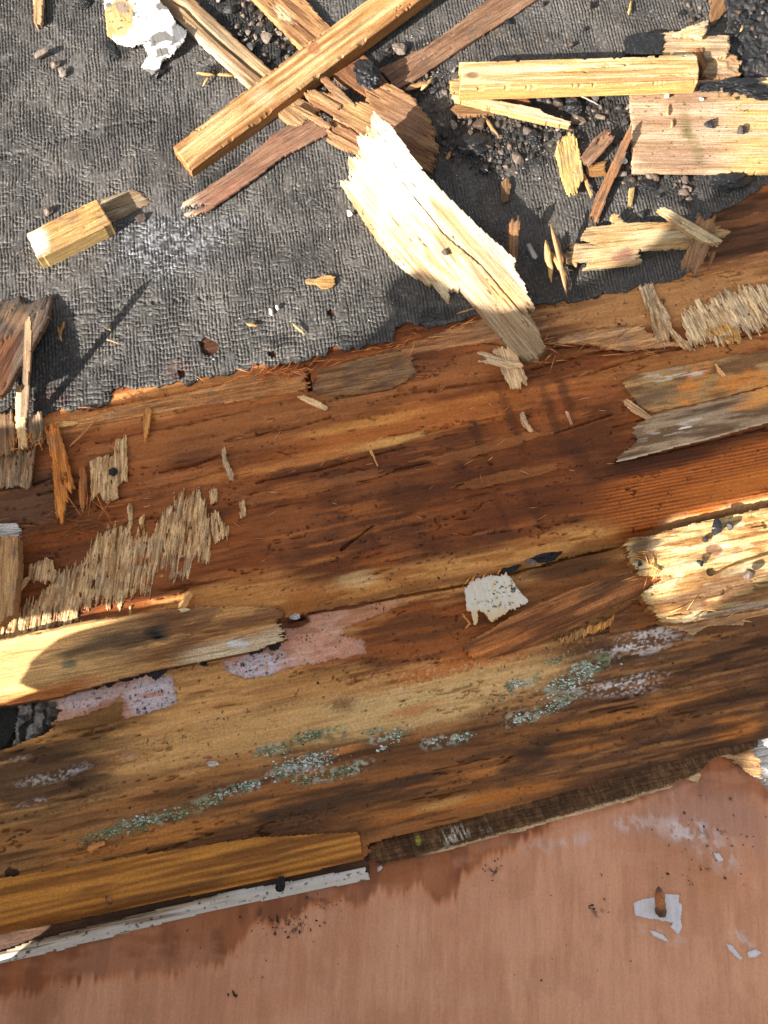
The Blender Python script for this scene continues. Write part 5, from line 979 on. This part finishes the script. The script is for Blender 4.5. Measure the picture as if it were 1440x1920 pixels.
A5 = scatter([(1272, -5), (1330, -5), (1325, 36), (1285, 44), (1272, 20)], 18, 20, 36, .005, 'brown stone chipping at the top edge beside the tar sheet', 'chippings at the top right')
A6 = scatter([(1150, 255), (1185, 262), (1188, 330), (1225, 335), (1220, 350), (1150, 345), (1130, 330), (1145, 290)], 26, 16, 32, .005, 'pale stone chipping at the striped plywood\'s lower left corner', 'chippings at the plywood corner')
A7 = scatter([(1320, 150), (1440, 168), (1440, 185), (1380, 186), (1330, 172)], 16, 12, 24, .022, 'black grit stone along the top of the striped plywood', 'grit stones on the striped plywood')
A9 = scatter([(1372, 0), (1440, 0), (1440, 140), (1380, 130)], 22, 10, 26, .014, 'grit stone bedded in the black tar sheet', 'stones in the tar sheet')
A8 = scatter([(1225, 322), (1335, 324), (1330, 362), (1230, 352)], 9, 14, 24, .005, 'stone chipping under the lower edge of the striped plywood', 'chippings below the plywood')
for (u, v, s, k, lb) in ((80, 106, 36, 5, 'brown pebble leftmost of the three at upper left'), (104, 123, 28, 3, 'middle brown pebble of the three at upper left'), (117, 139, 26, 5, 'rightmost round pebble of the three at upper left'), (92, 398, 28, 3, 'brown pebble behind the golden offcut'), (262, 410, 28, 2, 'dark red pebble right of the golden offcut'),
        (656, 403, 20, 'w', 'white stone chip on the felt left of the bleached plank'), (836, 474, 22, 2, 'small stone lying on the bleached plank'), (1069, 86, 20, 6, 'round brown pebble in the shadow above the level batten'), (1330, 238, 26, 4, 'left dark stone on the striped plywood'), (1388, 247, 28, 1, 'right brown stone on the striped plywood'),
        (1105, 14, 26, 1, 'grey brown stone near the top edge, left of the thin sliver'), (950, 44, 22, 4, 'dark stone right of the flat reddish strip'), (1018, 10, 20, 0, 'dark stone at the top edge beside the reddish strip'), (1092, 58, 14, 0, 'small dark stone above the level batten'), (773, 35, 22, 4, 'black stone on the felt right of the golden batten'),
        (1203, 405, 24, 0, 'dark stone above the stepped strip'), (1282, 362, 30, 3, 'big brown stone near the felt corner'), (1285, 340, 26, 2, 'brown stone just under the striped plywood'), (1290, 378, 20, 5, 'pale stone under the big brown one'), (1235, 370, 16, 0, 'dark stone left of the big brown one'),
        (1005, 395, 12, 0, 'small dark stone right of the bleached plank'), (1250, 182, 20, 'w', 'grey white chip at the top left of the striped plywood'), (1315, 187, 14, 'w', 'white chip at the top of the striped plywood'), (1170, 305, 22, 'w', 'white stone at the plywood corner'), (1163, 330, 26, 5, 'pale pink stone below the white one')):
    z = .008 if not (1187 < u < 1440 and 160 < v < 318) else .021
    if lb.startswith('small stone lying'): z = .037
    stone(u, v, z, s, lb, None, k)
for (u, v, s, k, lb) in ((1340, 990, 34, 4, 'largest dark flat stone on the sunlit chunk'), (1366, 987, 22, 0, 'dark stone right of the largest on the sunlit chunk'), (1320, 1012, 16, 0, 'small dark stone left of the largest on the sunlit chunk'), (1312, 1057, 16, 4, 'small dark stone in the middle of the sunlit chunk'), (1403, 1077, 34, 3, 'broad brown stone on the sunlit chunk near its crack'), (1200, 1058, 12, 4, 'small black stone at the left end of the sunlit chunk')):
    stone(u, v, .013, s, lb, None, k)
for (u, v, s, k, lb) in ((970, 1048, 24, 'w', 'pale sharp stone in the tar clump above the white chip'), (994, 1055, 28, 5, 'cream stone in the tar clump above the white chip'), (966, 1062, 16, 2, 'brown stone in the tar clump above the white chip'), (1012, 1046, 20, 0, 'grey stone at the right of the tar clump'), (553, 1156, 26, 'w', 'grey white crumb beside the timber lip end')):
    stone(u, v, Z_LOW + (.010 if u > 900 else .004), s, lb, None, k)
stone(712, 1628, Z_PINK + .006, 15, 'tiny pale crumb at the end of the white strip', None, 'w')
# tar lumps
TAR = [lump_mesh('tar_lump', rs, .6, 4, .75, (.010, .010, .011), M_TAR, 1.0) for _ in range(4)]
def tar(u, v, z, size, label, k=0, sq=(1, 1, 1), rz=None, group=None): return tag(place('tar_lump', TAR[k], u, v, z, size, rs, None, sq, rz), label, 'tar lump', group)
tar(690, 150, .026, 66, 'crumpled shiny black tar lump on the broken plank', 0, (.75, 1.05, .8), .5)
tar(884, 275, .004, 62, 'soft black tar lump at the left of the gravel heap', 1, (1.3, .8, .45), 0)
tar(1000, 262, .004, 36, 'black tar blob in the gravel heap under the cream stick', 2, (1, .8, .7)); tar(1075, 205, .004, 40, 'wet black tar blob right of the cream stick', 3, (1, .8, .7))
tar(1380, 168, .020, 70, 'black tar crust on the upper edge of the striped plywood', 1, (1.5, .5, .5), 0); tar(1425, 180, .020, 46, 'black tar crust at the right frame edge on the plywood', 2, (1.2, .7, .6), 0); tar(1330, 168, .022, 34, 'small black tar crust left on the plywood top', 3, (1.4, .6, .6), 0)
tar(1215, 350, .004, 34, 'black tar spot under the striped plywood', 0, (1.3, .7, .5), 0); tar(1365, 345, .004, 60, 'dark tar mass at the felt corner below the plywood', 1, (1.5, .7, .5), .2)
tar(160, 8, .004, 30, 'black tar scrap left of the white fragment', 2, (.8, 1, .6)); tar(300, 140, .005, 22, 'tar scrap at the lower tip of the white fragment', 3, (1.6, .6, .8), .7); tar(214, 98, .004, 36, 'tar smear below the white fragment', 0, (.5, 1.4, .3), .5)
tar(395, 135, .006, 20, 'black tar crumb with fibres left of the split stick', 1)
tar(1022, 1042, Z_LOW + .012, 44, 'black tar clump in the seam above the white chip', 2, (1.3, .6, .5), .25); tar(952, 1062, Z_LOW + .008, 34, 'black tar crumb in the seam left of the stones', 3, (1.2, .7, .5), .2)
o = tar(527, 1658, Z_PINK + .016, 22, 'dark blue black screw stub above the white strip', 0, (.7, 1, 1.6), 0); o.name = 'screw_stub'; o['category'] = 'screw'; tar(213, 886, Z_MAIN + .007, 16, 'black dot of tar on the grey veneer flake', 1, (1, 1, .5))
for i, (u, v, s) in enumerate(((512, 1205, 26), (480, 1214, 30), (325, 1240, 30), (303, 1246, 40), (282, 1254, 26), (262, 1262, 24), (344, 1240, 22), (380, 1238, 18), (240, 1270, 20), (210, 1278, 18), (185, 1284, 14))):
    tar(u, v, Z_LOW + .006, s, 'dark crumb packed in the seam below the timber lip', i % 4, (1.2, .8, .8), None, 'crumbs in the lip seam')
# stray slivers on the felt
SLIVER_LABELS = ['orange sliver left of the long spike shadow', 'yellow sliver crossing the orange one near the spike shadow', 'cream crumb in the long spike shadow', 'thin needle just below the long spike shadow', 'yellow dash sliver on the felt centre left', 'pale needle near the felt edge below the fish-shaped chip', 'thin straw beside the foot of the bleached plank', 'left arm of the yellow splinters by the split stick', 'right arm of the yellow splinters by the split stick', 'short hanging leg of the yellow splinters by the split stick', 'upper of two pale splinters right of the tar lump', 'lower broader splinter right of the tar lump', 'brown sliver standing out from under the cream stick', 'white straw in the gravel below the level batten', 'yellow sliver at the top edge', 'yellow sliver on the black tar sheet', 'small amber crumb left of the gravel heap', 'upper yellow sliver on the striped plywood', 'lower yellow sliver on the striped plywood', 'tiny amber peg under the level batten']
for i, (a, b, wd, cc) in enumerate((((112, 632), (122, 602), 7, L(206, 140, 70)), ((116, 640), (108, 612), 4, L(226, 170, 90)), ((196, 612), (208, 620), 7, L(240, 214, 150)), ((200, 636), (226, 646), 3, L(220, 160, 100)), ((462, 608), (486, 611), 6, L(230, 176, 96)), ((548, 606), (572, 628), 5, L(236, 196, 120)), ((856, 588), (908, 574), 4, L(206, 156, 104)), ((368, 137), (404, 142), 7, L(232, 180, 100)), ((408, 140), (440, 143), 7, L(232, 180, 100)), ((392, 145), (380, 162), 5, L(236, 186, 110)),
                                  ((790, 170), (812, 145), 8, L(236, 190, 120)), ((760, 168), (815, 152), 12, L(216, 160, 98)), ((905, 215), (935, 258), 7, L(196, 146, 84)), ((1085, 178), (1125, 198), 4, L(226, 206, 176)), ((1178, 28), (1184, 0), 6, L(236, 190, 100)), ((1388, 62), (1400, 22), 6, L(232, 186, 120)), ((838, 300), (846, 284), 7, L(220, 160, 96)), ((1250, 218), (1254, 195), 5, L(236, 196, 120)), ((1258, 240), (1262, 222), 5, L(240, 200, 130)), ((1028, 180), (1030, 165), 5, L(206, 150, 80)))):
    tag(splinter('wood_splinter', a, b, wd, .012 if not (1187 < a[0] < 1300 and a[1] > 180) else .024, .009 if not (1187 < a[0] < 1300 and a[1] > 180) else .022, cc), SLIVER_LABELS[i], 'splinter', 'tiny slivers scattered over the top')
for (a, b, lb) in (((506, 578), (510, 592), 'thin white sliver on the felt beside the grey fleck'), ((518, 572), (521, 582), 'grey white fleck right of the thin white sliver')):
    tag(splinter('paint_flake', a, b, 6, .010, .009, np.array([.75, .74, .72])), lb, 'paint flake')
# fibres along the torn deck edge and the left bundle: too fine to count
def lint(name, segs, parent=None, label=None, mat=M_WOOD):
    it = []
    for (u0, v0, u1, v1, z0, z1, wd, cc) in segs:
        a = P(u0, v0, z0); b = P(u1, v1, z1); d = b - a; Ln = np.linalg.norm(d); d /= Ln; sdv = np.cross([0, 0, 1], d); sdv /= np.linalg.norm(sdv) + 1e-9; up = np.cross(d, sdv); h = wd / 1400
        mid = (a + b) / 2 + up * Ln * .05 * (rs.rand() - .2) + sdv * Ln * .06 * (rs.rand() - .5)
        v = np.array([a + sdv * h * .4, a - sdv * h * .4, a + up * h * .6, mid + sdv * h * .5, mid - sdv * h * .5, mid + up * h * .8, b])
        t = np.array([(0, 1, 2), (0, 3, 1), (1, 3, 4), (1, 4, 2), (2, 4, 5), (2, 5, 0), (0, 5, 3), (3, 6, 4), (4, 6, 5), (5, 6, 3)])
        it.append((v, t, np.array([*cc, 1.0])))
    o = group_mesh(name, it, mat, None, parent); o['kind'] = 'stuff'
    if label: o['label'] = label
    return o
def rseg(u, v, ang, ln, z, cc, wd=2.4, lift=.004):
    a = R(ang + rs.randn() * 22); l = ln * (.5 + rs.rand()); return (u, v, u + l * math.cos(a), v - l * math.sin(a), z, z + lift * rs.rand(), wd * .75 * (.5 + .8 * rs.rand()), np.asarray(cc) * (.7 + .6 * rs.rand()))
seg = []
E_U = [100, 200, 280, 340, 450, 560, 600, 650, 740, 830, 905, 1000]; E_V = [778, 762, 735, 720, 702, 690, 672, 662, 640, 618, 592, 580]
for i in range(80):
    u = 100 + rs.rand() * 880; v = np.interp(u, E_U, E_V) + rs.rand() * 14; seg.append(rseg(u, v, 13 + (180 if rs.rand() < .5 else 0), 30, .006, S(170, 110, 60), 2.6))
for i in range(36):
    u = 470 + rs.rand() * 100; seg.append(rseg(u, np.interp(u, E_U, E_V) + rs.rand() * 8, 20 + rs.randn() * 30, 24, .006, S(170, 100, 54), 2.4))
lint('fibre_fringe', seg, deck, 'loose fibres along the torn edge')
seg = []
for i in range(34):
    seg.append(rseg(70 + rs.rand() * 130, 975 + rs.rand() * 24, 8 + rs.randn() * 4 + (180 if rs.rand() < .5 else 0), 55, .006, S(110, 72, 42), 3.0, .004))
for i in range(30): seg.append(rseg(20 + rs.rand() * 60, 822 + rs.rand() * 24, 80 + rs.randn() * 40, 24, .016, S(190, 126, 64), 2.6, .010))
for i in range(8): seg.append(rseg(150 + rs.rand() * 60, 950 + rs.rand() * 30, 80 + rs.randn() * 50, 50, .008, S(170, 112, 62), 2.6, .010))
lint('fibre_tuft', seg, deck, 'bristling wood fibres at the left')
seg = []
for i in range(16): seg.append(rseg(985 + rs.rand() * 60, 640 + rs.rand() * 40, 30 + rs.randn() * 50, 34, .008, S(150, 104, 62), 3, .008))
for i in range(24): seg.append(rseg(1050 + rs.rand() * 200, 668 - (rs.rand() * 30) - .0, 14, 60, .005, S(150, 96, 54), 2.4, .004))
lint('fibre_tuft', seg, deck, 'crushed fibres at the plank foot')
seg = []
for i in range(14): seg.append(rseg(1190 + rs.rand() * 50, 1020 + rs.rand() * 80, 14 + rs.randn() * 30 + (180 if rs.rand() < .6 else 0), 26, .012, S(190, 136, 74), 2.8, .006))
for i in range(14): seg.append(rseg(1245 + rs.rand() * 180, np.interp(0, [0], [0]) + 1166 - rs.rand() * 24, 14 + rs.randn() * 14, 28, .008, S(206, 158, 96), 2.6, .003))
lint('fibre_tuft', seg, chk, 'frayed fibres of the chunk')
seg = [rseg(100 + rs.rand() * 1300, 0, 13 + (180 if rs.rand() < .5 else 0) + rs.randn() * 25, 16, 0, (0, 0, 0)) for _ in range(0)]
for i in range(120):
    u = rs.rand() * 1440; v = np.interp(u, [0, 560, 1000, 1440], [860, 740, 640, 560]) + rs.rand() * 330
    if v > front(u) - 40: continue
    seg.append(rseg(u, v, 13 + (180 if rs.rand() < .5 else 0) + rs.randn() * 12, 16, .003, S(170, 116, 66) if rs.rand() < .7 else S(210, 176, 130), 1.6, .002))
lint('fibre_litter', seg, deck, 'fine fibres lying on the deck')
# grit
def grit(name, regions, z, parent=None, cols=((.02, .018, .018), (.03, .022, .018), (.05, .035, .025), (.09, .06, .04), (.14, .10, .07)), label=None):
    it = []
    for (u, v, ru, rv, n, smin, smax) in regions:
        for _ in range(n):
            uu = u + rs.randn() * ru; vv = v + rs.randn() * rv; zz = z(uu, vv) if callable(z) else z
            s = (smin + (smax - smin) * rs.rand() ** 3) * .75 / 1400 / 2
            vv3 = ICO_V * (1 + .9 * (rs.rand(len(ICO_V), 1) - .5)) * s * np.array([1.2, .4 + .6 * rs.rand(), .6]); an = rs.rand() * 6.28
            vv3 = vv3 @ np.array([[math.cos(an), math.sin(an), 0], [-math.sin(an), math.cos(an), 0], [0, 0, 1]]) + P(uu, vv, zz)
            it.append((vv3, ICO_T, np.array([*cols[rs.randint(len(cols))], 1.0])))
    o = group_mesh(name, it, M_STONE, None, parent); o['kind'] = 'stuff'
    if label: o['label'] = label
    return o
grit('grit', [(720, 860, 420, 130, 170, 2.5, 7), (730, 970, 40, 10, 14, 4, 9), (860, 690, 120, 30, 18, 3, 8), (1200, 590, 120, 40, 30, 3, 8), (1000, 800, 90, 40, 30, 3, 7), (800, 1090, 120, 14, 40, 3, 8), (330, 860, 140, 60, 24, 3, 7)], Z_MAIN + .0012, deck, label='fine dark grit on the deck')
grit('grit', [(600, 1200, 60, 30, 50, 2.5, 6), (480, 1245, 34, 14, 40, 2.5, 6), (700, 1180, 110, 40, 60, 2.5, 7), (900, 1290, 200, 60, 60, 2.5, 7), (1000, 1400, 260, 60, 60, 2.5, 6), (300, 1450, 200, 80, 60, 2.5, 6), (285, 1310, 30, 20, 30, 2.5, 5), (660, 1130, 60, 8, 24, 3, 7)], Z_LOW + .001, low, label='fine dark grit on the board')
grit('grit', [(545, 1735, 26, 12, 46, 3, 8), (620, 1700, 30, 10, 16, 3, 7), (900, 1750, 300, 90, 14, 3, 7), (1330, 1560, 60, 40, 34, 3, 8), (925, 1632, 10, 12, 10, 4, 9), (400, 1780, 160, 50, 12, 3, 6), (440, 1866, 4, 4, 4, 7, 12), (1120, 1706, 12, 8, 8, 4, 9), (1300, 1640, 40, 20, 14, 3, 7)], Z_PINK + .0015, pink, label='dark grit and rot specks on the pink panel')
grit('grit', [(720, 200, 420, 160, 420, 2.5, 7), (960, 280, 100, 40, 420, 3, 10), (480, 60, 50, 40, 220, 3, 10), (1090, 210, 60, 40, 200, 3, 10), (800, 130, 60, 50, 220, 3, 10), (1280, 300, 90, 40, 60, 3, 8)], .006, felt, cols=((.03, .028, .028), (.1, .08, .06), (.22, .18, .15), (.05, .045, .04)), label='fine grit on the felt')
grit('white_crumbs', [(720, 420, 420, 140, 60, 2, 5)], .0065, felt, cols=((.6, .58, .55), (.7, .68, .66)), label='white crumbs on the felt')
# lichen crust: rosettes and crumbs
it = []
def lich(u, v, n, spread, smin, smax, kinds):
    for _ in range(n):
        uu = u + rs.randn() * spread * 1.6; vv = v - (uu - u) * .25 + rs.randn() * spread * .5; s = (smin + (smax - smin) * rs.rand() ** 2) / 1400 / 2
        v3 = ICO_V * (1 + .8 * (rs.rand(len(ICO_V), 1) - .5)) * s * np.array([1.2, .8, .4]) + P(uu, vv, Z_LOW + .0006); it.append((v3, ICO_T, np.array([*kinds[rs.randint(len(kinds))], 1.1])))
GREY = (S(160, 166, 156), S(130, 142, 128), S(186, 188, 182), S(90, 96, 84)); GRN = (S(104, 116, 84), S(128, 138, 110), S(78, 90, 64), S(150, 150, 128))
for (u, v, n, sp, k) in ((560, 1435, 90, 20, 0), (590, 1420, 40, 12, 0), (455, 1475, 26, 8, 0), (478, 1470, 16, 6, 0), (420, 1488, 16, 6, 0), (1070, 1280, 90, 18, 0), (1100, 1250, 40, 10, 0), (985, 1345, 30, 9, 0), (970, 1282, 26, 8, 0), (860, 1385, 22, 8, 0), (815, 1388, 14, 6, 0), (735, 1380, 20, 10, 0), (1030, 1330, 26, 10, 0), (725, 1400, 14, 6, 0),
                        (515, 1405, 40, 12, 1), (585, 1378, 40, 12, 1), (250, 1548, 50, 16, 1), (330, 1528, 36, 12, 1), (190, 1566, 40, 12, 1), (640, 1450, 40, 12, 1), (1060, 1310, 30, 12, 1), (1040, 1240, 20, 10, 1), (20, 1660, 30, 10, 1), (390, 1505, 26, 8, 1), (270, 1535, 30, 10, 0), (700, 1372, 20, 8, 1), (580, 1462, 24, 8, 1), (940, 1310, 20, 12, 1)):
    lich(u, v, int(n * 2.2), sp, 1.6, 5.6, GREY if k == 0 else GRN)
o = group_mesh('lichen', it, M_STONE, None, low); o['kind'] = 'stuff'; o['label'] = 'grey and green lichen crust'
# rubble and pale scraps seen through the gaps
wood('rubble', [(30, 1312), (95, 1315), (92, 1365), (60, 1392), (24, 1396), (34, 1350)], ((40, 1320), (80, 1390)), -.06, 'white and grey rubble showing through the hole at left', 'rubble', lambda c: mix(mix(np.array([[.5, .49, .47]]), np.array([.16, .14, .12]), sm(.45, .58, fbm(c.x / .012, c.y / .008, 4, 3))), np.array([.04, .04, .04]), sm(.6, .66, fbm(c.x / .008, c.y / .02, 3, 7))), .03, .006, mat=M_STONE, hg=lambda c: .02 * (fbm(c.x / .012, c.y / .012, 4, 3) - .5))
wood('dark_object', [(-90, 1310), (34, 1318), (30, 1360), (10, 1400), (-90, 1410)], ((0, 1320), (0, 1390)), -.08, 'dark smooth object in the hole at the left edge', 'dark object', (S(52, 54, 50), S(40, 42, 40)), .02, .002, mat=M_STONE)
wood('white_board', [(1392, 1392), (1560, 1350), (1560, 1640), (1440, 1510), (1392, 1446)], ((1400, 1440), (1500, 1420)), -.052, 'sunlit white board beyond the corner of the pink panel', 'white board', (np.array([.75, .72, .68]), np.array([.6, .52, .4])), .02, .002)
wood('white_board', [(-90, 985), (34, 980), (38, 1016), (-90, 1030)], ((0, 1000), (50, 998)), .004, 'white scrap glimpsed above the standing shard at the left edge', 'white scrap', (np.array([.75, .72, .68]), np.array([.55, .48, .4])), .004, .004).name = 'paint_scrap'
wood('veneer_tip', [(1310, 1400), (1360, 1388), (1412, 1380), (1416, 1412), (1424, 1440), (1430, 1462), (1400, 1448), (1372, 1424), (1340, 1416)], ((1330, 1412), (1425, 1425)), Z_PINK + .006, 'tan frayed veneer corner beside the white board at right', 'veneer', (S(150, 116, 80), S(110, 80, 52)), .003, .006)
wood('wood_knot', [(8, 1634), (16, 1628), (32, 1630), (34, 1638), (22, 1646), (10, 1644)], ((10, 1638), (34, 1636)), Z_LOW + .0022, 'dark knot in the board', None, (S(58, 38, 26), S(40, 28, 20)), .004, .001, parent=low, res=.001)

# ------------------------------------------------------------------ the sheets go on beyond the frame
for q in ([(-480, -600), (-91, -600), (-91, 788), (-480, 860)], [(-90, -600), (2000, -600), (2000, -61), (-90, -61)], [(1561, -60), (2000, -60), (2000, 225), (1561, 320)]):
    sheet('felt_margin', q, Z_FELT, ((0, 0), (100, 0)), .005, .004, 0, .002, felt_c, lambda c: .004 * (fbm(c.x / .02, c.y / .02, 3, 3) - .5) - .001, M_FELT, felt, seed=5)
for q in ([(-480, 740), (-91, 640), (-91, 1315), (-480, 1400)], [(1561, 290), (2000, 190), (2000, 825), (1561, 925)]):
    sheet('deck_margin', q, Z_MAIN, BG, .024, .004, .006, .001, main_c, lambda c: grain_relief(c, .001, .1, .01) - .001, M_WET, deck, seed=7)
for q in ([(-440, 1330), (-91, 1240), (-91, 1772), (-440, 1840)], [(1561, 890), (2000, 790), (2000, 1255), (1561, 1355)]):
    sheet('board_margin', q, Z_LOW, BG, .014, .004, .006, .001, low_c, lambda c: grain_relief(c, .001, .1, .01) - .001, M_WET, low, seed=9)
for q in ([(-300, 1780), (-91, 1722), (-91, 2000), (-300, 2000)], [(-90, 2001), (2000, 2001), (2000, 2350), (200, 2350)], [(1561, 1602), (2000, 1990), (1561, 1999)]):
    sheet('panel_margin', q, Z_PINK, PG, .009, .005, .001, .0005, pink_c, pink_h, M_PINK, pink, seed=11)
